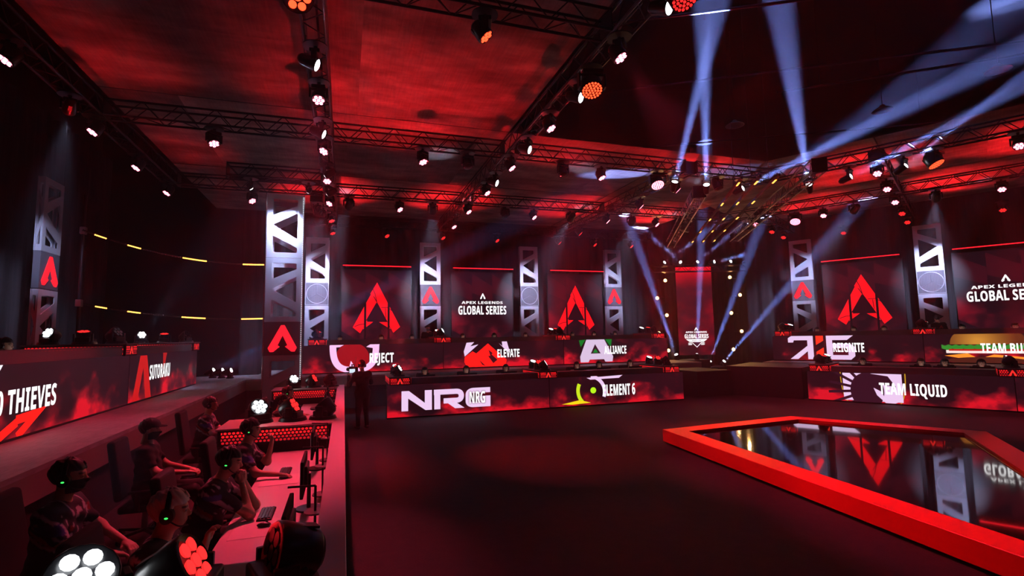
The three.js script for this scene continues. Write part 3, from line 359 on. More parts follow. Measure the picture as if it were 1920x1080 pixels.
// ---------- partitions with a trio of lamps ----------
let trioNo = 0;
function partition(label, p, turn, o = {}) {   // local +z is the end that faces the floor, the run goes back along -z
  const { w = 0.66, d = 1.75, base = 0, h = 1.24 } = o;
  const t = thing('booth_partition', label, 'partition', [p.x, p.y, p.z], turn, o.group ?? 'lamp partitions between the desks');
  const b0 = o.top ? 0.05 : 0.5; mesh('body', bx(w - 0.1, h - 0.26, d - 0.06 - b0, 0, (h - 0.26) / 2, -(d - 0.06 + b0) / 2), M.blackMatte, t);
  mesh('top_board', rb(w, 0.03, d, 0.008, 0, h - 0.015, -d / 2), o.top ?? M.deskGrey, t);
  mesh('band', bx(w - 0.05, 0.225, d - 0.05, 0, h - 0.1425, -d / 2), M.blackMatte, t);
  const e = mesh('emblem_light', new THREE.PlaneGeometry(w - 0.1, 0.19), HONEYA, t); e.position.set(0, h - 0.14, -0.022);
  for (const s of [-1, 1]) { const q = mesh('honeycomb_light', new THREE.PlaneGeometry(d - 0.14, 0.19), HONEY, t); q.position.set(s * (w / 2 - 0.022), h - 0.14, -d / 2); q.rotation.y = (s * Math.PI) / 2; }
  t.updateMatrixWorld(true);
  const at = (z) => t.localToWorld(V(0, h + (o.drop ?? 0.23), z)), k = ++trioNo, r = o.r ?? 0.125, dr = o.drop ?? 0.23, wash_ = { r, len: 0.22, up: 1, drop: dr };
  const [a, b, c] = o.zs ?? [-d + 0.3, -d / 2, -0.3], near = o.where;
  movingHead('floor_wash_light', `white wash light on the partition ${near}`, 'stage light', at(a), o.aimW ?? V(0.15, 1, 0.4), { ...wash_, mat: M.white, group: o.lampGroup, light: { color: COOL, cd: (o.kw ?? 1) * LEVEL.trio, half: 0.1, pen: 0.9 } });
  movingHead('floor_wash_light', `red wash light on the partition ${near}`, 'stage light', at(b), o.aimR ?? V(0.05, 1, 0.25), { ...wash_, mat: M.red, group: o.lampGroup, light: { color: DEEP, cd: (o.kr ?? 1) * LEVEL.up, half: 0.4, pen: 0.9 } });
  movingHead('floor_wash_light', o.third ? `tilted white wash light on the partition ${near}` : `unlit black wash light on the partition ${near}`, 'stage light', at(c), o.aimO ?? V(0.9, 0.6, 0.4), { ...wash_, mat: o.third ? M.whiteDim : M.offCell, group: o.lampGroup });
  return t;
}
const lft = Math.PI / 2;
partition('lamp partition with pale top beside the blond player', V(-0.14, 0, -2.98), lft, { w: 0.95, d: 1.62, h: 1.12, top: M.laminate, zs: [-1.0, -0.56, -0.17], where: 'beside the blond player', r: 0.15, drop: 0.2, aimW: V(0.35, 0.6, 0.7), aimR: V(0.85, 0.5, 0.05), aimO: V(-0.8, 0.2, 0.3), kw: 0.3, kr: 0.15 });
partition('lamp partition of the booth with a headset player in front of its honeycomb', V(-0.14, 0, -9.05), lft, { w: 0.95, d: 1.62, h: 1.12, top: M.laminate, zs: [-1.12, -0.62, -0.17], where: 'in the middle of the player booth', r: 0.145, aimW: V(0.45, 0.5, 0.7), aimR: V(0.8, 0.5, 0.25), aimO: V(-0.6, 0.7, -0.2), kw: 0.3, kr: 0.3 });
partition('lamp partition closing the far end of the player booth', V(-0.14, 0, -15.0), lft, { w: 0.95, d: 1.62, h: 1.12, top: M.laminate, zs: [-1.12, -0.62, -0.17], where: 'at the far end of the player booth', r: 0.14, aimW: V(0.4, 0.5, 0.7), aimR: V(0.8, 0.5, 0.3), kw: 0.3, kr: 0.3 });
partition('lamp partition between the two desks of the amber rope deck', V(-4.2, 1.1, -12.75), lft, { h: 1.29, where: 'between the amber rope deck desks', aimW: V(-0.3, 0.35, 0.75), kr: 0.12 });
partition('lamp partition at the corner end of the amber rope deck desks', V(-4.2, 1.1, -17.75), lft, { h: 1.29, where: 'at the corner end of the amber rope deck', aimW: V(0.45, 0.3, 0.75), kr: 0.12 });
partition('lamp partition at the cameraman end of the block letter desk', V(1.62, 0, -15.83), 0, { aimR: V(-0.12, 1, 0.75), where: 'beside the huge block letters', third: 1 });
partition('lamp partition between the block letter desk and the ring desk', V(6.42, 0, -15.83), 0, { aimR: V(-0.12, 1, 0.75), where: 'between the letter desk and the ring desk', third: 1 });
partition('lamp partition at the aisle end of the ring desk', V(11.2, 0, -15.83), 0, { aimR: V(-0.12, 1, 0.75), where: 'at the aisle end of the ring desk', third: 1 });
partition('lamp partition at the tower end of the horned emblem desk', V(-0.95, 1.12, -20.33), 0, { h: 1.31, where: 'at the tower end of the horned emblem desk' });
partition('lamp partition between the horned and mountain desks', V(3.78, 1.12, -20.33), 0, { h: 1.31, where: 'between the horned and mountain desks', third: 1 });
partition('lamp partition between the mountain and green corner desks', V(9.0, 1.12, -20.33), 0, { h: 1.31, where: 'between the mountain and green corner desks', third: 1 });
partition('lamp partition at the aisle end of the green corner desk', V(13.75, 1.12, -20.33), 0, { h: 1.31, where: 'at the aisle end of the green corner desk', third: 1 });
partition('lamp partition at the aisle end of the mirrored letter desk', RW(-6.2, 24.53, 1.12), RT, { h: 1.31, where: 'at the aisle end of the mirrored letter desk', third: 1 });
partition('lamp partition between the mirrored letter and hamburger desks', RW(-1.4, 24.53, 1.12), RT, { h: 1.31, where: 'before the wide fan tower of the hamburger stand', third: 1 });
partition('lamp partition at the aisle end of the horse shield desk', RW(-4.05, 20.33), RT, { where: 'at the aisle end of the horse shield desk', third: 1 });
partition('lamp partition between the horse shield desk and the smoke desk', RW(0.75, 20.33), RT, { where: 'between the horse shield desk and the smoke desk', third: 1 });

// booth front wall of the amber rope stand
{ const t = thing('booth_wall', 'long booth wall with pale top board beside the open floor', 'partition', [0, 0, -6.9]);
  mesh('body', bx(0.1, 1.08, 17.2, -0.05, 0.54, 0), M.blackMatte, t); mesh('top_board', rb(0.19, 0.03, 17.2, 0.008, -0.065, 1.095, 0), M.laminate, t); }

// ---------- centre stage ----------
{ const P = [[6.69, -9.9], [10.56, -10.17], [12.41, -7.11], [9.3, -4.3], [7.9, -1.4], [5.75, -1.4]].map(([x, z]) => new THREE.Vector2(x, -z));
  const inset = (d) => { const n = P.length, c = P.reduce((a, b) => a.add(b.clone().divideScalar(n)), new THREE.Vector2()), L = []; for (let i = 0; i < n; i++) { const a = P[i], b = P[(i + 1) % n], e = b.clone().sub(a).normalize(), nn = new THREE.Vector2(-e.y, e.x); if (c.clone().sub(a).dot(nn) < 0) nn.negate(); L.push([a.clone().addScaledVector(nn, d), e]); }
    return L.map(([a, e], i) => { const [b, f] = L[(i + n - 1) % n], det = e.x * f.y - e.y * f.x, q = b.clone().sub(a), s = (q.x * f.y - q.y * f.x) / det; return a.clone().addScaledVector(e, s); }); };
  const I = inset(0.42), flat = (g, y) => { g.rotateX(-Math.PI / 2); g.translate(0, y, 0); return g; };
  const t = thing('centre_stage', 'low black mirror stage with a broad red border', 'stage');
  const s = new THREE.Shape(P); s.holes.push(new THREE.Path(I)); mesh('border', flat(new THREE.ExtrudeGeometry(s, { depth: 0.24, bevelEnabled: true, bevelSize: 0.008, bevelThickness: 0.008, bevelSegments: 1 }), 0.052), M.stageRed, t);
  mesh('mirror_top', flat(new THREE.ExtrudeGeometry(new THREE.Shape(inset(0.43)), { depth: 0.2, bevelEnabled: false }), 0.05), M.gloss, t);
  mesh('plinth', flat(new THREE.ExtrudeGeometry(new THREE.Shape(inset(0.12)), { depth: 0.05, bevelEnabled: false }), 0), M.black, t); }

// ---------- lattice towers ----------
const HOLES = [[[0.17, 0.08], [0.84, 0.08], [0.84, 0.17], [0.17, 0.34]], [[0.17, 0.49], [0.84, 0.29], [0.84, 0.7]], [[0.17, 0.66], [0.84, 0.84], [0.84, 0.92], [0.17, 0.92]]];
const lattice = (w, h, flip) => once(`lat${w}${h}${flip}`, () => { const g = poly([[-w / 2, 0], [w / 2, 0], [w / 2, h], [-w / 2, h]], 0.02, HOLES.map((q) => q.map(([a, b]) => [(flip ? 0.5 - a : a - 0.5) * w, (1 - b) * h])), 0.003); return g; });
const emblemGeo = (s) => once('emb' + s, () => poly(EMBLEM.map(([a, b]) => [(a - 0.5) * s, (0.5 - b) * s]), 0.02, [], 0.004));
function tower(label, p, turn, o = {}) {
  const { w = 0.92, dep = 0.16, flip = false, sect = [[0.78, 'k'], [1.93, 'k'], [0.97, 'emblem'], [1.93, 'k']] } = o, t = thing('lattice_tower', label, 'tower', [p.x, p.y, p.z], turn, 'grey lattice towers'); let y = 0;
  for (const [h, kind] of sect) {
    for (const s of [1, -1]) { if (kind === 'k') { const a = mesh('lattice_panel', lattice(w, h - 0.012, flip), M.tower, t); a.position.set(0, y, s > 0 ? dep / 2 - 0.02 : -dep / 2); const b = mesh('side_panel', lattice(dep - 0.06, h - 0.012, flip), M.tower, t); b.position.set(s * (w / 2 - 0.022) - 0.01, y, 0); b.rotation.y = Math.PI / 2; } }
    if (kind !== 'k') {
      mesh('box_panel', rb(w, h - 0.012, dep, 0.01, 0, y + h / 2, 0), M.panelGrey, t);
      if (kind === 'emblem') mesh('emblem_light', emblemGeo(+(h * 0.78).toFixed(3)), M.redLine, t).position.set(0, y + h / 2, dep / 2 + 0.004);
      else { const f = mesh('fan_ring', new THREE.TorusGeometry(h * 0.42, 0.016, 8, 40), M.tower, t); f.position.set(0, y + h / 2, dep / 2 + 0.012); for (let i = 0; i < 3; i++) { const a = Math.PI / 2 + (i * Math.PI * 2) / 3; mesh('spoke', bar(V(0, 0, 0), V(Math.cos(a) * h * 0.42, Math.sin(a) * h * 0.42, 0), 0.012), M.towerDark, f); } for (let i = -8; i <= 8; i++) mesh('grille_bar', bx(0.014, h * 0.94, 0.012, i * w * 0.055, 0, -0.008), M.towerDark, f); mesh('rim', [bx(w, 0.02, 0.02, 0, h / 2 - 0.02, 0), bx(w, 0.02, 0.02, 0, -h / 2 + 0.02, 0), bx(0.02, h - 0.04, 0.02, w / 2 - 0.01, 0, 0), bx(0.02, h - 0.04, 0.02, -w / 2 + 0.01, 0, 0)], M.tower, f); }
    }
    y += h;
  }
  return t;
}
const FAN = [[0.78, 'k'], [1.93, 'k'], [0.97, 'fan'], [1.93, 'k']];
tower('grey lattice tower with red emblem behind the amber rope deck desks', V(-7.4, 1.1, -16.35), lft);
tower('grey lattice tower with a fan panel beside the tall corner tower', V(-1.1, 1.12, -23.25), 0, { sect: FAN, dep: 0.6 });
tower('grey lattice tower with red emblem behind the masked standing man', V(3.72, 1.12, -23.25), 0);
tower('grey lattice tower with a fan panel between the two screens', V(8.5, 1.12, -23.25), 0, { sect: FAN });
tower('grey lattice tower with red emblem at the aisle end of the middle stand', V(13.1, 1.12, -23.25), 0);
tower('grey lattice tower with red emblem at the aisle end of the hamburger stand', RW(-5.87, 27.35, 1.12), RT, { flip: true });
tower('grey lattice tower with a fan panel between the hamburger stand wall screens', RW(-1.13, 27.35, 1.12), RT, { flip: true, sect: FAN });
{ const t = tower('tall clad lattice tower with big red emblem at the corner', V(-1.77, 0, -17.2), THREE.MathUtils.degToRad(4), { w: 1.02, dep: 1.02, sect: [[1.95, 'k'], [1.0, 'emblem'], [1.93, 'k'], [1.97, 'k']] });
  for (const s of [-1, 1]) { const gs = []; for (let i = 0; i < 120; i++) gs.push(new THREE.SphereGeometry(0.008, 6, 4).translate(s * 0.5, 0.1 + i * 0.056, 0.52)); mesh('led_strip', mergeGeometries(gs), s > 0 ? M.whiteDim : M.offCell, t).userData.kind = 'stuff'; mesh('corner_rail', bar(V(s * 0.525, 0, 0.5), V(s * 0.525, 6.84, 0.5), 0.018), M.chrome, t); } }

// ---------- wall screens and red battens ----------
function wallPanel(label, p, turn, art) { const t = thing('wall_screen', label, 'screen', [p.x, p.y, p.z], turn, 'wall screens behind the stands'); mesh('led_screen', bx(3.0, 3.25, 0.06, 0, 2.725, 0), faceFront(lit(art, 1.35)), t); mesh('frame', [bx(0.04, 4.37, 0.1, -1.52, 2.185, -0.03), bx(0.04, 4.37, 0.1, 1.52, 2.185, -0.03), bx(3.08, 0.04, 0.1, 0, 4.37, -0.03), bx(3.08, 0.05, 0.1, 0, 1.07, -0.03)], M.black, t); return t; }
function batten(label, p, turn) { const t = thing('red_batten', label, 'light', [p.x, p.y, p.z], turn, 'glowing red battens over the wall screens'); mesh('housing', rb(3.0, 0.07, 0.07, 0.01), M.blackMatte, t); mesh('red_light_tube', rb(2.96, 0.045, 0.02, 0.008, 0, 0, 0.04), M.redLine, t); for (const s of [-1.35, 1.35]) mesh('bracket', mergeGeometries([bx(0.03, 0.03, 0.3, s, 0, -0.17), bx(0.03, 0.16, 0.03, s, -0.06, -0.31)]), M.truss, t); const l = new THREE.RectAreaLight(DEEP, 2.2, 2.9, 0.05); l.name = 'light'; l.position.set(0, 0, 0.06); l.rotation.y = Math.PI; t.add(l); }
const WS = [[1.4, bigA, 'wall screen with a cracked red emblem beside the fan tower'], [6.3, title, 'wall screen with white title lettering on the middle stand'], [11.2, bigA, 'wall screen with a cracked red emblem toward the aisle']];
WS.forEach(([x, a, l], i) => { wallPanel(l, V(x, 1.12, -23.75), 0, a); batten(['red glowing batten over the emblem screen beside the fan tower', 'red glowing batten over the title screen', 'red glowing batten over the emblem screen toward the aisle'][i], V(x, 5.62, -23.45), 0); });
[[-3.6, bigA, 'wall screen with a cracked red emblem on the hamburger stand', 'red glowing batten over the emblem screen of the hamburger stand'], [1.1, title, 'wall screen with white title lettering on the hamburger stand', 'red glowing batten over the title screen of the hamburger stand']].forEach(([u, a, l, b]) => { wallPanel(l, RW(u, 27.9, 1.12), RT, a); batten(b, RW(u, 27.6, 5.62), RT); });
wallPanel('wall screen with a cracked red emblem behind the amber rope deck', V(-8.1, 1.1, -13.3), lft, bigA); batten('red glowing batten over the screen of the amber rope stand', V(-7.8, 5.62, -13.3), lft);
{ const t = thing('tall_screen', 'tall narrow screen with red top and white title at the aisle end', 'screen', [19.75, 0, -25.45], THREE.MathUtils.degToRad(-18)); mesh('led_screen', bx(2.12, 5.2, 0.08, 0, 3.7, 0), faceFront(lit(tallArt, 1.5)), t); mesh('stand', [bx(0.1, 1.1, 0.1, -0.9, 0.55, -0.1), bx(0.1, 1.1, 0.1, 0.9, 0.55, -0.1), bx(2.0, 0.06, 0.6, 0, 0.03, -0.1)], M.black, t); }
// amber blinders on two poles
const AMB = [[17.94, 5.49, -25.68], [17.45, 4.46, -25.84], [17.94, 3.45, -25.68], [17.45, 2.42, -25.84], [17.94, 1.4, -25.68], [21.56, 5.61, -24.49], [22.07, 4.56, -24.32], [21.53, 3.51, -24.5], [22.04, 2.44, -24.33], [21.53, 1.4, -24.5]];
for (const [x, z, l] of [[17.7, -25.9, 'slim black pole holding amber lamps beside the middle stand'], [21.8, -24.55, 'slim black pole holding amber lamps beside the hamburger stand']]) { const t = thing('lamp_pole', l, 'pole', [x, 0, z], THREE.MathUtils.degToRad(18), 'poles of amber lamps'); mesh('pole', bar(V(0, 0, 0), V(0, 5.9, 0), 0.03, 10), M.truss, t); mesh('foot_plate', bx(0.6, 0.03, 0.6, 0, 0.015, 0), M.black, t); mesh('cross_arm', [1.4, 2.43, 3.47, 4.5, 5.55].map((y) => bar(V(-0.3, y, 0.05), V(0.3, y, 0.05), 0.018)), M.truss, t); }
AMB.forEach(([x, y, z], i) => { const t = thing('amber_lamp', `round amber lamp on the pole by the ${i < 5 ? 'middle' : 'hamburger'} stand, ${ORD[i % 5]} from its top`, 'stage light', [x, y, z], THREE.MathUtils.degToRad(-18), 'amber lamps beside the tall screen'); mesh('housing', headShell(0.12, 0.2, 'amb'), M.lampShell, t); mesh('lens', once('amblens', () => { const g = new THREE.SphereGeometry(0.17, 18, 6, 0, 6.3, 0, 0.62); g.rotateX(Math.PI / 2); g.translate(0, 0, -0.1); return g; }), M.blinder, t); spot(t, V(0, 0, 0.12), V(0, 0, 1), new THREE.Color(1, 0.5, 0.15), 8, 0.9, 3, 0.9); });
// black blocks and low riser in the aisle
for (const [l, w, h, d, x, z, r] of [['black block under the two aisle beam lights', 2.0, 0.55, 0.9, 19.5, -23.5, 30], ['low black riser beside the end of the middle stand', 2.2, 1.05, 1.2, 16.4, -21.95, 17], ['dark box at the aisle end of the middle stand', 1.6, 0.95, 2.0, 13.4, -17.3, 0]]) { const m = tag(mesh('stage_block', rb(w, h, d, 0.015, 0, h / 2, 0), M.desk, scene), l, 'block'); m.position.set(x, 0, z); m.rotation.y = THREE.MathUtils.degToRad(r); }
{ const m = tag(mesh('stage_block', rb(2.6, 1.1, 2.8, 0.015, 0, 0.55, 0), M.desk, scene), 'dark box at the aisle end of the hamburger stand', 'block'); const p = RW(-5.9, 21.85); m.position.copy(p); m.rotation.y = RT; }

// ---------- amber light ropes ----------
function rope(label, a, b, sag, on) {
  const t = thing('light_rope', label, 'light rope', [0, 0, 0], 0, 'amber light ropes'), f = (s) => a.clone().lerp(b, s).add(V(0, -sag * 4 * s * (1 - s), 0)), c = new THREE.CatmullRomCurve3([...Array(21)].map((_, i) => f(i / 20)));
  mesh('cable', new THREE.TubeGeometry(c, 40, 0.012, 6), M.rubber, t); const N = 110;
  for (let i = 0; i <= N; i++) { const s = i / N, isOn = on.some(([p, q]) => s >= p && s <= q), m = mesh(isOn ? 'bulb_light' : 'bulb', once('bulb', () => new THREE.SphereGeometry(0.02, 8, 6)), isOn ? M.amberHot : M.bulbOff, t); m.position.copy(f(s)).add(V(0, -0.022, 0)); }
}
rope('upper amber light rope slung to the tall corner tower', V(-6.8, 5.5, -16.7), V(-2.32, 4.68, -16.75), 0.24, [[0.06, 0.12], [0.23, 0.3], [0.53, 0.67], [0.88, 1]]);
rope('lower amber light rope slung to the tall corner tower', V(-6.8, 3.5, -17.0), V(-2.32, 3.07, -16.75), 0.14, [[0.06, 0.12], [0.23, 0.3], [0.53, 0.67], [0.88, 1]]);
{ const t = thing('rope_pole', 'slim steel pole holding the ends of the amber ropes', 'pole', [-6.85, 1.1, -16.85]); mesh('pole', bar(V(0, 0, 0), V(0, 5.4, 0), 0.04, 12), M.truss, t); mesh('foot_plate', bx(0.5, 0.02, 0.5, 0, 0.01, 0), M.black, t); for (const y of [4.4, 2.4]) mesh('clamp', rb(0.14, 0.2, 0.14, 0.02, 0, y, 0), M.alu, t); }

// ---------- people ----------
function net(f, lo, hi, c, paint) {   // smooth surface of f = 0
  const n = [0, 1, 2].map((k) => Math.ceil((hi[k] - lo[k]) / c) + 1), [nx, ny, nz] = n, F = new Float32Array(nx * ny * nz), id = (i, j, k) => (k * ny + j) * nx + i;
  for (let k = 0; k < nz; k++) for (let j = 0; j < ny; j++) for (let i = 0; i < nx; i++) F[id(i, j, k)] = f(lo[0] + i * c, lo[1] + j * c, lo[2] + k * c);
  const idx = new Int32Array(nx * ny * nz).fill(-1), P = [], T = [], C8 = [[0, 0, 0], [1, 0, 0], [0, 1, 0], [1, 1, 0], [0, 0, 1], [1, 0, 1], [0, 1, 1], [1, 1, 1]], E = [[0, 1], [2, 3], [4, 5], [6, 7], [0, 2], [1, 3], [4, 6], [5, 7], [0, 4], [1, 5], [2, 6], [3, 7]];
  for (let k = 0; k < nz - 1; k++) for (let j = 0; j < ny - 1; j++) for (let i = 0; i < nx - 1; i++) {
    const v = C8.map((q) => F[id(i + q[0], j + q[1], k + q[2])]); let s = 0; for (const q of v) if (q < 0) s++; if (!s || s === 8) continue;
    let x = 0, y = 0, z = 0, m = 0; for (const [a, b] of E) if ((v[a] < 0) !== (v[b] < 0)) { const t = v[a] / (v[a] - v[b]); x += C8[a][0] + t * (C8[b][0] - C8[a][0]); y += C8[a][1] + t * (C8[b][1] - C8[a][1]); z += C8[a][2] + t * (C8[b][2] - C8[a][2]); m++; }
    idx[id(i, j, k)] = P.length / 3; P.push(lo[0] + (i + x / m) * c, lo[1] + (j + y / m) * c, lo[2] + (k + z / m) * c);
  }
  const quad = (a, b, d, e, flip) => { if (a < 0 || b < 0 || d < 0 || e < 0) return; flip ? T.push(a, d, b, b, d, e) : T.push(a, b, d, b, e, d); };
  for (let k = 1; k < nz - 1; k++) for (let j = 1; j < ny - 1; j++) for (let i = 1; i < nx - 1; i++) {
    const a = F[id(i, j, k)] < 0;
    if (a !== F[id(i + 1, j, k)] < 0) quad(idx[id(i, j - 1, k - 1)], idx[id(i, j, k - 1)], idx[id(i, j - 1, k)], idx[id(i, j, k)], !a);
    if (a !== F[id(i, j + 1, k)] < 0) quad(idx[id(i - 1, j, k - 1)], idx[id(i, j, k - 1)], idx[id(i - 1, j, k)], idx[id(i, j, k)], a);
    if (a !== F[id(i, j, k + 1)] < 0) quad(idx[id(i - 1, j - 1, k)], idx[id(i, j - 1, k)], idx[id(i - 1, j, k)], idx[id(i, j, k)], !a);
  }
  const g = new THREE.BufferGeometry(); g.setAttribute('position', new THREE.Float32BufferAttribute(P, 3)); g.setIndex(T); g.computeVertexNormals();
  const col = new Float32Array(P.length); for (let i = 0; i < P.length; i += 3) { const q = paint ? paint(P[i], P[i + 1], P[i + 2]) : [1, 1, 1]; col.set(q, i); } g.setAttribute('color', new THREE.BufferAttribute(col, 3)); return g;
}
const smin = (a, b, k) => { const h = Math.max(0, k - Math.abs(a - b)) / k; return Math.min(a, b) - h * h * k * 0.25; };
// tapered capsule [a, b, ra, rb]
function cap(x, y, z, q) { const [a, b, ra, rb_] = q, bx_ = b[0] - a[0], by = b[1] - a[1], bz = b[2] - a[2], px = x - a[0], py = y - a[1], pz = z - a[2], t = Math.max(0, Math.min(1, (px * bx_ + py * by + pz * bz) / (bx_ * bx_ + by * by + bz * bz + 1e-9))); return Math.hypot(px - bx_ * t, py - by * t, pz - bz * t) - (ra + (rb_ - ra) * t); }
const field = (caps, k) => (x, y, z) => { let d = 9; for (const q of caps) d = smin(d, cap(x, y, z, q), k); return d; };
const ell = (x, y, z, c, r) => (Math.hypot((x - c[0]) / r[0], (y - c[1]) / r[1], (z - c[2]) / r[2]) - 1) * Math.min(...r);
const reach = (caps, m = 0.05) => { const lo = [9, 9, 9], hi = [-9, -9, -9]; for (const [a, b, ra, r2] of caps) for (const [p, r] of [[a, ra], [b, r2]]) for (let k = 0; k < 3; k++) { lo[k] = Math.min(lo[k], p[k] - r - m); hi[k] = Math.max(hi[k], p[k] + r + m); } return [lo, hi]; };
const headField = (x, y, z) => {
  let d = ell(x, y, z, [0, 0.035, -0.012], [0.077, 0.092, 0.098]); d = smin(d, ell(x, y, z, [0, -0.045, 0.022], [0.056, 0.072, 0.07]), 0.035);
  d = smin(d, cap(x, y, z, [[0, 0.012, 0.085], [0, -0.022, 0.104], 0.009, 0.014]), 0.014); d = smin(d, cap(x, y, z, [[-0.035, 0.026, 0.076], [0.035, 0.026, 0.076], 0.012, 0.012]), 0.018);
  for (const s of [-1, 1]) { d = -smin(-d, ell(x, y, z, [s * 0.033, 0.006, 0.098], [0.017, 0.011, 0.018]), 0.012); d = smin(d, ell(x, y, z, [s * 0.033, 0.006, 0.08], [0.013, 0.009, 0.011]), 0.004); d = smin(d, ell(x, y, z, [s * 0.08, 0, -0.012], [0.012, 0.03, 0.02]), 0.01); }
  d = smin(d, cap(x, y, z, [[-0.018, -0.058, 0.084], [0.018, -0.058, 0.084], 0.008, 0.008]), 0.01); return smin(d, cap(x, y, z, [[0, -0.06, -0.02], [0, -0.16, -0.035], 0.052, 0.056]), 0.03);
};
const headGeo = (tone) => once('head' + tone.join(), () => net(headField, [-0.115, -0.17, -0.14], [0.115, 0.16, 0.14], 0.0065, (x, y, z) => { const eye = [-1, 1].some((s) => Math.hypot(x - s * 0.033, (y - 0.006) * 1.2, z - 0.09) < 0.011), lip = Math.abs(y + 0.058) < 0.009 && Math.abs(x) < 0.024 && z > 0.08, brow = Math.abs(y - 0.032) < 0.006 && Math.abs(Math.abs(x) - 0.033) < 0.02 && z > 0.06; const k = eye || brow ? 0.18 : lip ? 0.75 : 1; return [tone[0] * k, tone[1] * k * (lip ? 0.7 : 1), tone[2] * k * (lip ? 0.75 : 1)]; }));
const hairGeo = (len) => once('hair' + len, () => net((x, y, z) => { const b = ell(x, y, z, [0, 0.045, -0.018], [0.09 + len * 0.05, 0.101 + len * 0.09, 0.114]) + (0.012 + len * 0.1) * (noise(x * 45 + 5, z * 45 + y * 30 + 7, 6) - 0.5), cut = Math.max((0.055 - y) - Math.max(0, -z) * 1.35 - (z < 0.02 ? 0.03 : 0), -(y + len)); return Math.max(b, -smin(-cut, 9, 0.01)); }, [-0.12, -0.12, -0.16], [0.12, 0.18, 0.14], 0.007));
const hairMat = { black: std(0x0c0a0a, 0.5), brown: std(0x2a1a12, 0.55), blond: std(0xe2d8c4, 0.7) };
const skinMat = std(0xffffff, 0.55, 0, { vertexColors: true }), printMat = std(0xffffff, 0.8, 0, { vertexColors: true });
const clothMat = (c) => once('cloth' + c, () => std(c, 0.85));
function rotX(p, a, o) { const y = p[1] - o[1], z = p[2] - o[2]; return [p[0], o[1] + y * Math.cos(a) - z * Math.sin(a), o[2] + y * Math.sin(a) + z * Math.cos(a)]; }
function handCaps(w, dir, palmN, curl, s) {   // wrist, along the hand, out of the back of the hand; s: thumb side
  const d = V(...dir).normalize(), nn = V(...palmN).addScaledVector(d, -V(...palmN).dot(d)).normalize(), side = d.clone().cross(nn).multiplyScalar(s), at = (a, b, c) => V(...w).addScaledVector(d, a).addScaledVector(side, b).addScaledVector(nn, c).toArray(), out = [[at(-0.03, 0, 0), at(0.02, 0, 0), 0.024, 0.024], [at(0.02, -0.018, 0), at(0.075, -0.026, 0), 0.016, 0.013], [at(0.02, 0.018, 0), at(0.078, 0.026, 0), 0.017, 0.013], [at(0.03, 0, 0), at(0.08, 0, 0), 0.017, 0.013]];
  [[0.031, 0.072], [0.011, 0.082], [-0.01, 0.076], [-0.03, 0.06]].forEach(([o, L]) => { let a = 0, p = [0.08, o, 0], q; [0.45, 0.32, 0.23].forEach((k, i) => { a += curl * [0.7, 0.9, 0.7][i]; q = [p[0] + Math.cos(a) * L * k, p[1] * 1.03, p[2] - Math.sin(a) * L * k]; out.push([at(...p), at(...q), 0.0095 - i * 0.0008, 0.0088 - i * 0.0008]); p = q; }); });
  out.push([at(0.015, 0.02, -0.004), at(0.045, 0.05, -0.014), 0.014, 0.011], [at(0.045, 0.05, -0.014), at(0.078, 0.05 - curl * 0.016, -0.024), 0.0105, 0.009]); return out;
}
const JERSEY = (x, y, z) => { const n = noise(x * 26 + 9, y * 26 + z * 19, 3), m = noise(x * 11, y * 13 + z * 11 + 4, 8); if (Math.abs(x) > 0.24 && y < 1.02 && y > 0.95) return z > 0 ? [0.05, 0.09, 0.35] : [0.25, 0.04, 0.16]; if (y > 0.78 && n > 0.72) return [0.5, 0.5, 0.56]; if (m > 0.74) return [0.28, 0.02, 0.03]; return [0.018, 0.018, 0.03]; };
const TONE = [0.58, 0.34, 0.24], TONE2 = [0.42, 0.24, 0.16];
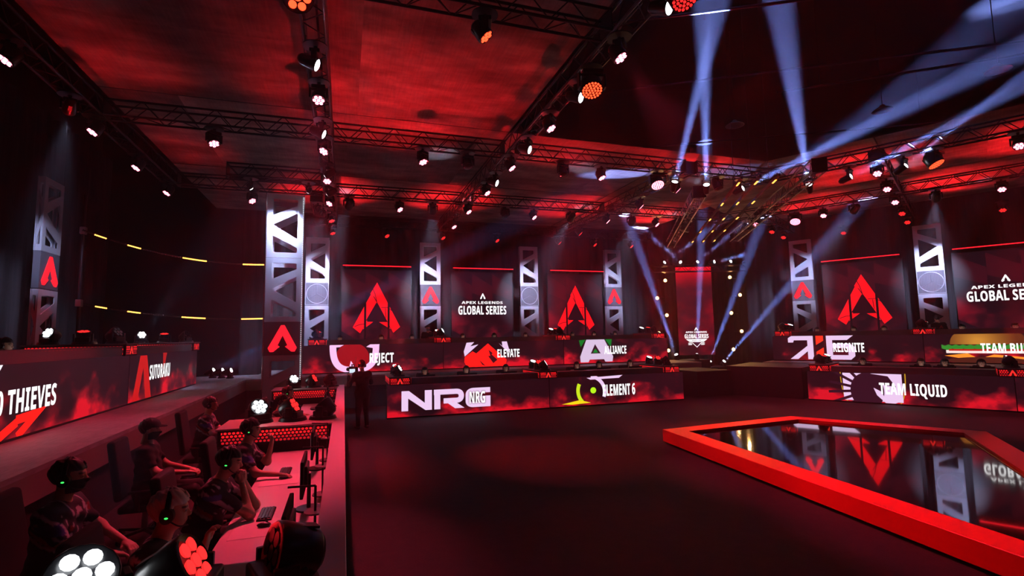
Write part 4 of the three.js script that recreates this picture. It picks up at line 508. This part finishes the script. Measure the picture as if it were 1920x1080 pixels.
function person(label, p, turn, o = {}) {
  const t = thing('person', label, 'person', p, turn, o.group), lean = o.lean ?? 0.12, tone = o.tone ?? TONE, piv = o.stand ? [0, 0.95, 0] : [0, 0.58, 0], lift = o.stand ? 0.38 : 0, up = (x, y, z) => rotX([x, y + lift, z], lean, piv);
  const key = JSON.stringify([lean, o.armL, o.armR, o.stand, o.key, tone]);
  const sh = [up(-0.18, 1.06, 0), up(0.18, 1.06, 0)], hc = up(0, 1.3, 0.035);
  const aR = o.armR ?? { e: [-0.25, 0.8, 0.18], w: [-0.17, 0.8, 0.42] }, aL = o.armL ?? { e: [0.25, 0.8, 0.18], w: [0.17, 0.8, 0.42] };
  const torso = [[up(-0.07, 0.58, 0), up(0.07, 0.58, 0), 0.135, 0.135], [up(0, 0.58, 0), up(0, 0.82, 0.005), 0.15, 0.13], [up(-0.06, 0.84, 0.005), up(-0.08, 0.99, 0.0), 0.105, 0.115], [up(0.06, 0.84, 0.005), up(0.08, 0.99, 0.0), 0.105, 0.115], [sh[0], sh[1], 0.07, 0.07]];
  const neck = [[up(0, 1.04, -0.005), up(0, 1.2, 0.015), 0.062, 0.052]], legs = [];
  for (const s of [-1, 1]) { if (o.stand) legs.push([[s * 0.09, 0.94, 0], [s * 0.11, 0.5, 0.02], 0.095, 0.062], [[s * 0.11, 0.5, 0.02], [s * 0.12, 0.09, -0.01], 0.06, 0.042]); else { const kz = o.legOut ? 0.5 : 0.44, az = o.legOut ? 0.78 : 0.4; legs.push([[s * 0.09, 0.55, 0.02], [s * 0.13, 0.53, kz], 0.095, 0.066], [[s * 0.13, 0.53, kz], [s * 0.13, 0.1, az], 0.062, 0.043]); } }
  const feet = legs.filter((_, i) => i % 2).map((q) => [[q[1][0], 0.045, q[1][2] - 0.03], [q[1][0] * 1.1, 0.04, q[1][2] + 0.14], 0.045, 0.038]);
  const arms = [[sh[0], aR.e, 0.054, 0.042], [aR.e, aR.w, 0.041, 0.027], [sh[1], aL.e, 0.054, 0.042], [aL.e, aL.w, 0.041, 0.027]];
  const skin = once('skin' + key, () => {
    const all = [...torso, ...neck, ...arms, ...legs], [lo, hi] = reach(all), pc = () => tone, gs = [net(field(all, 0.045), lo, hi, o.fine ?? 0.02, pc)];
    for (const [a, s] of [[aR, -1], [aL, 1]]) { const d = V(...a.w).sub(V(...a.e)), hd = a.d ?? d.toArray(), hcaps = handCaps(a.w, hd, a.n ?? [0, 1, 0], a.curl ?? 0.5, a.side ?? s), [l2, h2] = reach(hcaps, 0.02); gs.push(net(field(hcaps, 0.009), l2, h2, o.handCell ?? 0.008, pc)); }
    const h = headGeo(tone).clone(), e = new THREE.Euler(lean * 0.35 + (o.nod ?? 0), o.look ?? 0, 0, 'YXZ'); h.applyMatrix4(new THREE.Matrix4().makeRotationFromEuler(e)); h.translate(...hc); gs.push(h); return mergeGeometries(gs);
  });
  mesh('body', skin, skinMat, t);
  const near = (q, d) => q.map(([a, b, r1, r2]) => [a, b, r1 + d, r2 + d]), cut = (q, f) => { const [a, b, r1, r2] = q; return [a, a.map((v, k) => v + (b[k] - v) * f), r1, r1 + (r2 - r1) * f]; };
  const sl = o.longSleeve ? arms : [cut(arms[0], 0.62), cut(arms[2], 0.62)];
  const sg = once('shirt' + key + (o.jersey ? 1 : 0) + (o.longSleeve ? 1 : 0), () => { const c = near([...torso, ...sl], 0.014), [lo, hi] = reach(c), fr = field(c, 0.05); return net((x, y, z) => fr(x, y, z) + 0.004 * Math.sin(y * 60 + x * 22), lo, hi, o.fine ?? 0.02, o.jersey ? (x, y, z) => JERSEY(x, y - lift, z) : undefined); });
  mesh('shirt', sg, o.jersey ? printMat : clothMat(o.shirt ?? 0x101014), t);
  if (o.sleeves) mesh('sleeves', once('sleeves' + key, () => { const c = near([arms[1], arms[3]], 0.017), [lo, hi] = reach(c); return net(field(c, 0.02), lo, hi, 0.016); }), clothMat(o.sleeves), t);
  mesh('trousers', once('trousers' + key, () => { const c = near([[[-0.06, piv[1] - 0.03, 0], [0.06, piv[1] - 0.03, 0], 0.14, 0.14], ...legs], 0.014), [lo, hi] = reach(c); return net(field(c, 0.04), lo, hi, 0.022); }), clothMat(o.trousers ?? 0x0c0c12), t);
  mesh('shoes', once('shoes' + key, () => { const [lo, hi] = reach(feet); return net((x, y, z) => Math.max(field(feet, 0.02)(x, y, z), 0.004 - y), lo, hi, 0.016); }), clothMat(o.shoes ?? 0x15151a), t);
  const H = new THREE.Group(); H.name = 'headwear'; H.position.set(...hc); H.rotation.set(lean * 0.35 + (o.nod ?? 0), o.look ?? 0, 0, 'YXZ'); t.add(H);
  if (o.hair !== 'none') mesh('hair', hairGeo(o.long ? 0.09 : 0.045), hairMat[o.hair ?? 'black'], H);
  if (o.cap) { mesh('cap', once('cap', () => { const d = new THREE.SphereGeometry(0.108, 24, 10, 0, 6.2832, 0, 1.6); d.scale(0.92, 1, 1.08); d.translate(0, 0.045, -0.012); const b = new THREE.CylinderGeometry(0.085, 0.085, 0.008, 20, 1, false, -1.57, 3.1416); b.scale(0.9, 1, 1.15); b.translate(0, 0.052, 0.075); return mergeGeometries([d.toNonIndexed(), b.toNonIndexed()]); }), clothMat(o.cap), H); }
  if (o.headset) {
    mesh('headset_band', once('hsband', () => { const g = new THREE.TorusGeometry(0.108, 0.013, 8, 24, Math.PI); g.scale(0.95, 1.13, 1.3); g.translate(0, 0.02, -0.012); return g; }), M.lampShell, H);
    for (const s of [-1, 1]) { const c = mesh('ear_cup', once('cup' + s, () => { const g = new THREE.CylinderGeometry(0.042, 0.048, 0.034, 20); g.rotateZ(-s * Math.PI / 2); g.scale(1, 1.12, 0.95); g.translate(s * 0.098, -0.005, -0.012); return g; }), M.lampShell, H); if (o.green) mesh('green_light', once('grn' + s, () => { const g = new THREE.SphereGeometry(0.011, 10, 8); g.scale(0.4, 0.55, 1); g.translate(s * 0.117, -0.012, -0.012); return g; }), M.greenLed, c); else mesh('logo_plate', once('lp' + s, () => { const g = new THREE.CylinderGeometry(0.014, 0.014, 0.004, 12); g.rotateZ(Math.PI / 2); g.translate(s * 0.117, 0, -0.012); return g; }), M.chrome, c); }
    mesh('microphone', once('mic', () => new THREE.TubeGeometry(new THREE.CatmullRomCurve3([V(-0.105, -0.03, 0), V(-0.085, -0.075, 0.06), V(-0.04, -0.085, 0.105)]), 12, 0.005, 6)), M.black, H);
  }
  if (o.mask) mesh('face_mask', once('mask', () => net((x, y, z) => Math.max(headField(x, y, z) - 0.006, y + 0.012 + (z < 0.03 ? (0.03 - z) * 0.5 : 0), -0.112 - y, -z - 0.01), [-0.1, -0.14, -0.05], [0.1, 0.02, 0.14], 0.007)), clothMat(o.mask), H);
  return t;
}
// ---------- office chairs ----------
function chair(label, p, turn, group, high = 0) {
  const t = thing('gaming_chair', label, 'chair', p, turn, group);
  mesh('seat', once('cseat', () => rb(0.5, 0.09, 0.5, 0.035, 0, 0.405, 0.03)), M.blackMatte, t); mesh('backrest', once('cback', () => { const g = rb(0.5, 0.72, 0.09, 0.04); const q = g.attributes.position; for (let i = 0; i < q.count; i++) { const k = q.getY(i); if (k > 0.1) q.setX(i, q.getX(i) * (1 - 0.5 * (k - 0.1))); q.setZ(i, q.getZ(i) + 0.25 * q.getX(i) ** 2); } g.computeVertexNormals(); g.rotateX(-0.16); g.translate(0, 0.86, -0.285); return g; }), M.blackMatte, t);
  mesh('column', once('ccol', () => cy(0.03, 0.035, 0.24, 12, 0, 0.24, 0)), M.alu, t);
  for (const s of [-1, 1]) mesh('armrest', once('carm' + s, () => mergeGeometries([rb(0.06, 0.03, 0.26, 0.012, s * 0.29, 0.62, 0.03), bx(0.035, 0.2, 0.05, s * 0.29, 0.51, 0), bx(0.1, 0.03, 0.05, s * 0.26, 0.4, 0)].map(flatG))), M.black, t);
  for (let i = 0; i < 5; i++) { const a = (i * Math.PI * 2) / 5, m = mesh('leg', once('cleg', () => rb(0.3, 0.035, 0.05, 0.012, 0.16, 0.1, 0)), M.black, t); m.rotation.y = a; mesh('caster', once('ccast', () => { const g = cy(0.045, 0.045, 0.04, 12); g.rotateX(Math.PI / 2); g.translate(0.29, 0.045, 0); return g; }), M.rubber, m); }
  return t;
}
function monitor(label, p, turn, group, o = {}) {
  const t = thing('monitor', label, 'monitor', p, turn, group), y = o.y ?? 0.36;   // screen towards local -z
  mesh('panel', once('mpanel', () => rb(0.56, 0.34, 0.03, 0.008)), M.blackMatte, t).position.y = y; const s = mesh('screen', once('mscreen', () => new THREE.PlaneGeometry(0.535, 0.31)), o.lit ?? M.offCell, t); s.position.set(0, y, -0.0165); s.rotation.y = Math.PI;
  mesh('back_shell', once('mback', () => rb(0.3, 0.2, 0.035, 0.015)), M.black, t).position.set(0, y, 0.026); mesh('pole', once('mpole' + y, () => cy(0.016, 0.02, y, 10, 0, y / 2, 0.05)), M.black, t); mesh('base', once('mbase', () => cy(0.12, 0.125, 0.016, 24, 0, 0.008, 0.05)), M.lampShell, t); return t;
}

// players in the front booth: table, gear and people
const toFloor = Math.PI / 2, scr = glow(0.8, 0.68, 0.7, 1.6), boothScr = glow(0.5, 0.3, 0.35, 0.5);
[[-6.1, 4.9, 'white player table before the player with clasped hands'], [-12.05, 4.9, 'white player table toward the far end of the booth']].forEach(([z, w, l]) => { const t = thing('player_table', l, 'table', [-0.56, 0, z]); mesh('tabletop', rb(0.84, 0.035, w, 0.01, 0, 0.7225, 0), M.laminate, t); mesh('front_edge', bx(0.03, 0.06, w, -0.4, 0.675, 0), M.black, t); for (const x of [-0.36, 0.36]) for (const q of [-w / 2 + 0.15, 0, w / 2 - 0.15]) mesh('leg', rb(0.05, 0.7, 0.05, 0.008, x, 0.35, q), M.black, t); });
const BOOTH = [[-4.05, 'closest'], [-5.6, 'second'], [-7.25, 'third'], [-10.3, 'fourth'], [-11.9, 'fifth'], [-13.5, 'sixth']], WHO = ['the blond player', 'the player with clasped hands', 'the player with a raised hand', 'the player half hidden by red lamp', 'the player in front of the far honeycomb', 'the far booth corner'];
BOOTH.forEach(([z], i) => {
  monitor(`black monitor on a round foot before ${WHO[i]}`, [-0.36, 0.74, z], toFloor, 'booth monitors', { lit: boothScr, y: 0.34 });
  const k = thing('keyboard', `black keyboard on the table of ${WHO[i]}`, 'keyboard', [-0.68, 0.74, z + 0.05], toFloor, 'booth keyboards'); mesh('case', rb(0.36, 0.022, 0.13, 0.006, 0, 0.011, 0), M.black, k); for (let r = 0; r < 4; r++) mesh('key_row', rb(0.33, 0.01, 0.022, 0.003, 0, 0.026, -0.042 + r * 0.028), M.lampShell, k);
  const m = thing('mouse', `small black mouse on the mat of ${WHO[i]}`, 'mouse', [-0.66, 0.745, z + 0.38], toFloor, 'booth mice'); mesh('shell', (() => { const g = new THREE.SphereGeometry(0.033, 16, 10); g.scale(0.95, 0.6, 1.8); g.translate(0, 0.016, 0); return g; })(), M.lampShell, m); mesh('scroll_wheel', (() => { const g = new THREE.TorusGeometry(0.008, 0.004, 6, 12); g.rotateY(Math.PI / 2); g.translate(0, 0.033, 0.025); return g; })(), M.rubber, m);
  const q = mesh('mouse_mat', rb(0.42, 0.004, 0.46, 0.002), M.white2 ??= std(0xe6dede, 0.8), scene); q.position.set(-0.7, 0.742, z + 0.4); tag(q, `pale mouse mat on the table of ${WHO[i]}`, 'mouse mat', 'booth mouse mats');
  const s = thing('round_stand', `black pole stand with round shelf before ${WHO[i]}`, 'stand', [-0.2, 0.74, z - 0.45], 0, 'round pole stands'); mesh('base', cy(0.1, 0.105, 0.014, 24, 0, 0.007, 0), M.deskGrey, s); mesh('pole', cy(0.01, 0.01, 0.5, 8, 0, 0.25, 0), M.black, s); mesh('shelf', cy(0.085, 0.085, 0.012, 24, 0, 0.3, 0), M.deskGrey, s); mesh('arm', bar(V(0, 0.5, 0), V(-0.2, 0.52, 0.05), 0.009), M.black, s);
  if (i < 5) chair(`black gaming chair of ${WHO[i]}`, [-1.24, 0, z], toFloor, 'booth chairs');
});
const fineP = { fine: 0.015, handCell: 0.0055 };
person('blond player with green-lit headset raising one hand', [-1.22, 0, -4.05], toFloor, { ...fineP, jersey: 1, hair: 'blond', long: 1, headset: 1, green: 1, lean: 0.16, look: 0.12, key: 1, armR: { e: [-0.27, 0.84, 0.22], w: [-0.14, 1.08, 0.38], n: [0, 0.3, -1], d: [0.1, 1, 0.2], curl: 0.7 } });
person('player with clasped hands at the mouth and a green-lit headset', [-1.26, 0, -5.6], toFloor, { ...fineP, jersey: 1, headset: 1, green: 1, lean: 0.3, nod: 0.1, key: 2, armR: { e: [-0.15, 0.79, 0.45], w: [-0.045, 1.06, 0.36], d: [0.15, 1, -0.1], n: [-0.9, 0.1, 0.4], curl: 0.8 }, armL: { e: [0.15, 0.79, 0.45], w: [0.045, 1.06, 0.36], d: [-0.15, 1, -0.1], n: [0.9, 0.1, 0.4], curl: 0.8 } });
person('player with mouse hand forward and other hand raised to the chin', [-1.22, 0, -7.25], toFloor, { ...fineP, jersey: 1, headset: 1, green: 1, lean: 0.14, key: 3, armR: { e: [-0.3, 0.82, 0.24], w: [-0.34, 0.79, 0.5], curl: 0.35 }, armL: { e: [0.2, 0.84, 0.3], w: [0.08, 1.1, 0.36], d: [-0.2, 1, 0.1], n: [0.3, 0, 1], curl: 0.9 } });
person('dark-haired player with mask and headset behind the blond player', [-2.05, 0.1, -4.85], toFloor, { ...fineP, jersey: 1, headset: 1, green: 1, mask: 0x08080a, lean: 0.08, look: 0.1, key: 4, armR: { e: [-0.26, 0.84, 0.2], w: [-0.12, 0.74, 0.42], curl: 0.5 }, armL: { e: [0.26, 0.84, 0.2], w: [0.12, 0.74, 0.42], curl: 0.5 } });
person('coach in black cap and black shirt seated by the riser', [-2.3, 0, -7.7], toFloor + 0.1, { ...fineP, shirt: 0x070709, cap: 0x0a0a0c, mask: 0x08080a, lean: -0.05, nod: 0.1, legOut: 1, key: 5, armR: { e: [-0.26, 0.82, 0.12], w: [-0.1, 0.76, 0.42], curl: 0.6 }, armL: { e: [0.26, 0.82, 0.12], w: [0.06, 0.76, 0.44], curl: 0.6 } });
person('player with crossed pale sleeves seated beside the middle partition', [-2.3, 0, -10.3], toFloor, { fine: 0.017, jersey: 1, headset: 1, lean: 0.1, key: 6, sleeves: 0xa9a2a6, armR: { e: [-0.25, 0.84, 0.2], w: [0.06, 0.84, 0.32], curl: 0.7 }, armL: { e: [0.25, 0.84, 0.2], w: [-0.06, 0.86, 0.34], curl: 0.7 } });
person('player half hidden by the red lamp of the middle partition', [-1.22, 0, -10.3], toFloor, { fine: 0.017, jersey: 1, headset: 1, lean: 0.2, key: 7 });
person('player with green-lit headset in front of the far honeycomb band', [-1.22, 0, -11.9], toFloor, { fine: 0.017, jersey: 1, hair: 'brown', headset: 1, green: 1, lean: 0.12, key: 8 });
for (const [x, y, z, l] of [[-2.06, 0.1, -4.85, 'black gaming chair of the masked player behind the table row'], [-2.32, 0, -7.7, 'black gaming chair of the coach by the riser'], [-2.32, 0, -10.3, 'black gaming chair of the player with crossed sleeves']]) chair(l, [x, y, z], toFloor, 'chairs along the riser');
{ const m = mesh('chair_pad', rb(0.8, 0.1, 0.8, 0.02, 0, 0.05, 0), M.blackMatte, scene); m.position.set(-2.06, 0, -4.85); tag(m, 'low black pad under the chair of the masked player', 'platform'); }
{ const t = thing('water_bottle', 'small clear water bottle on the floor beside the riser', 'bottle', [-2.0, 0, -9.3]); mesh('bottle', new THREE.LatheGeometry([[0, 0], [0.032, 0.002], [0.034, 0.02], [0.034, 0.14], [0.015, 0.18], [0.015, 0.2], [0, 0.2]].map((q) => new THREE.Vector2(...q)), 16), std(0xaab4c0, 0.2), t); mesh('cap', cy(0.016, 0.016, 0.018, 12, 0, 0.209, 0), M.laminate, t); }

// camera operator on the floor
person('camera operator in red-lit cap and dark clothes by the block letter desk', [0.5, 0, -14.6], Math.PI + 0.35, { fine: 0.018, stand: 1, shirt: 0x0a0a0e, cap: 0x9a1518, longSleeve: 1, lean: 0.08, key: 20, headset: 1, armR: { e: [-0.3, 1.2, 0.16], w: [-0.2, 1.42, 0.36], curl: 0.9 }, armL: { e: [0.3, 1.15, 0.2], w: [0.24, 1.38, 0.4], curl: 0.9 } });
{ const t = thing('video_camera', 'shoulder video camera with bright viewfinder held by the operator', 'camera', [0.28, 1.5, -14.85], Math.PI + 0.35); mesh('body', rb(0.12, 0.18, 0.4, 0.02, 0, 0.05, 0.05), M.lampBody, t); mesh('lens', (() => { const g = cy(0.055, 0.05, 0.2, 18); g.rotateX(Math.PI / 2); g.translate(0, 0.05, 0.35); return g; })(), M.lampShell, t); mesh('viewfinder_screen', rb(0.15, 0.1, 0.02, 0.004, 0.13, 0.04, -0.2), M.screenGlow, t); mesh('handle', [bx(0.025, 0.05, 0.02, 0, 0.16, 0), bx(0.025, 0.05, 0.02, 0, 0.16, 0.16), rb(0.03, 0.025, 0.22, 0.008, 0, 0.19, 0.08)], M.lampBody, t); mesh('antenna', bar(V(0.03, 0.14, -0.1), V(0.0, 0.42, -0.14), 0.006), M.chrome, t); }
person('standing man in dark shirt and pale mask behind the horned desk', [3.45, 1.12, -22.35], 0.1, { fine: 0.02, stand: 1, shirt: 0x0b0b10, mask: 0x8a8d98, hair: 'black', lean: 0.05, key: 21, armR: { e: [-0.29, 1.18, 0.0], w: [-0.27, 0.95, 0.1] }, armL: { e: [0.29, 1.18, 0.0], w: [0.27, 0.95, 0.1] } });
{ const q = RW(-0.95, 26.4, 1.12), t = person('man in black cap and emblem shirt standing before the fan tower of the hamburger stand', [q.x, q.y, q.z], RT + Math.PI + 0.5, { fine: 0.02, stand: 1, shirt: 0x08080b, cap: 0x08080a, lean: 0.2, key: 22, armR: { e: [-0.3, 1.15, 0.1], w: [-0.2, 1.1, 0.35] }, armL: { e: [0.3, 1.15, 0.1], w: [0.2, 1.1, 0.35] } }); const e = mesh('shirt_print', emblemGeo(0.14), std(0x8a1418, 0.8), t); e.scale.z = 0.15; const b = rotX([0, 1.31, -0.145], 0.2, [0, 0.95, 0]); e.position.set(...b); e.rotation.set(-0.2, Math.PI, 0, 'YXZ'); e.rotation.set(0.2, Math.PI, 0); }

// seated teams behind the far desks
const HAIRS = ['black', 'brown', 'black'], SH = [0x0c0c12, 0x14141a, 0x0a0a0f];
function team(where, list, turnY) {
  list.forEach(([q, tag_, extra], i) => {
    person(`player with headset seated ${tag_}`, [q.x, q.y, q.z], turnY, { fine: 0.022, shirt: SH[i % 3], hair: HAIRS[i % 3], headset: 1, lean: 0.14, key: 40 + (i % 2), tone: i % 2 ? TONE : TONE2, ...(extra ?? {}), group: where });
    chair(`black gaming chair of the player ${tag_}`, [q.x, q.y, q.z], turnY, where + ', chairs');
    const f = V(Math.sin(turnY), 0, Math.cos(turnY)), m = q.clone().addScaledVector(f, 0.5);
    monitor(`black monitor back before the player ${tag_}`, [m.x, m.y + 0.74, m.z], turnY, where + ', monitors', { y: 0.3, lit: scr });
  });
  for (const [c, w, y0, l] of where.tables ?? []) void 0;
}
const tbl = (l, c, w, turn) => { const t = thing('player_table', l, 'table', [c.x, c.y, c.z], turn, 'player tables behind the far desks'); mesh('tabletop', rb(w, 0.035, 0.7, 0.01, 0, 0.7225, 0), M.deskGrey, t); for (const s of [-1, 1]) for (const z of [-0.28, 0.28]) mesh('leg', rb(0.05, 0.7, 0.05, 0.008, s * (w / 2 - 0.1), 0.35, z), M.black, t); };
team('teams on the front row of the middle stand', [[2.55, 'beside the lamps of the block letter desk'], [3.95, 'in the middle of the block letter desk', { sleeve: 1 }], [5.35, 'at the ring end of the block letter desk'], [8.05, 'with pale shirt at the ring desk', { shirt: 0xb8b2ae }], [8.95, 'in the middle of the ring desk'], [10.25, 'at the aisle end of the ring desk']].map(([x, l, e]) => [V(x, 0, -17.25), l, e]), 0);
team('teams on the upper row of the middle stand', [[-0.15, 'at the tower end of the horned desk'], [1.45, 'in the middle of the horned desk'], [2.7, 'at the mountain end of the horned desk'], [4.85, 'beside the lamps of the mountain desk'], [6.25, 'in the middle of the mountain desk'], [7.7, 'at the green end of the mountain desk'], [10.0, 'beside the lamps of the green corner desk'], [11.1, 'in the middle of the green corner desk'], [12.2, 'at the aisle end of the green corner desk']].map(([x, l]) => [V(x, 1.12, -21.75), l]), 0);
team('teams of the hamburger stand, front row', [[-2.95, 'at the aisle end of the horse shield desk'], [-1.35, 'between two others at the horse shield desk'], [-0.75, 'leaning up at the horse shield desk'], [0.12, 'at the smoke end of the horse shield desk']].map(([u, l]) => [RW(u, 21.75), l]), RT);
team('teams of the hamburger stand, upper row', [[-5.1, 'at the aisle end of the mirrored letter desk'], [-3.75, 'in the middle of the mirrored letter desk'], [-2.7, 'at the lamp end of the mirrored letter desk'], [-0.3, 'beside the lamps of the hamburger desk'], [1.15, 'in the middle of the hamburger desk']].map(([u, l]) => [RW(u, 25.95, 1.12), l]), RT);
team('teams on the amber rope deck', [[-11.1, 'behind the red lamp on the amber rope deck'], [-15.9, 'behind the stroke desk on the amber rope deck'], [-14.3, 'in the middle of the stroke desk']].map(([z, l]) => [V(-5.65, 1.1, z), l]), toFloor);
for (const [l, c, w, r] of [['grey table behind the block letter desk', V(4.02, 0, -16.75), 4.0, 0], ['grey table behind the ring desk', V(8.82, 0, -16.75), 4.0, 0], ['grey table behind the horned desk', V(1.4, 1.12, -21.25), 4.0, 0], ['grey table behind the mountain desk', V(6.4, 1.12, -21.25), 4.3, 0], ['grey table behind the green corner desk', V(11.3, 1.12, -21.25), 4.0, 0], ['grey table behind the horse shield desk', RW(-1.65, 21.25), 4.0, RT], ['grey table behind the mirrored letter desk', RW(-3.8, 25.45, 1.12), 4.0, RT], ['grey table behind the hamburger desk', RW(1.3, 25.45, 1.12), 4.4, RT], ['grey table behind the slashes desk', V(-5.15, 1.1, -10.0), 4.4, toFloor], ['grey table behind the stroke desk', V(-5.15, 1.1, -15.25), 4.2, toFloor]]) tbl(l, c, w, r);

renderer.render(scene, camera);
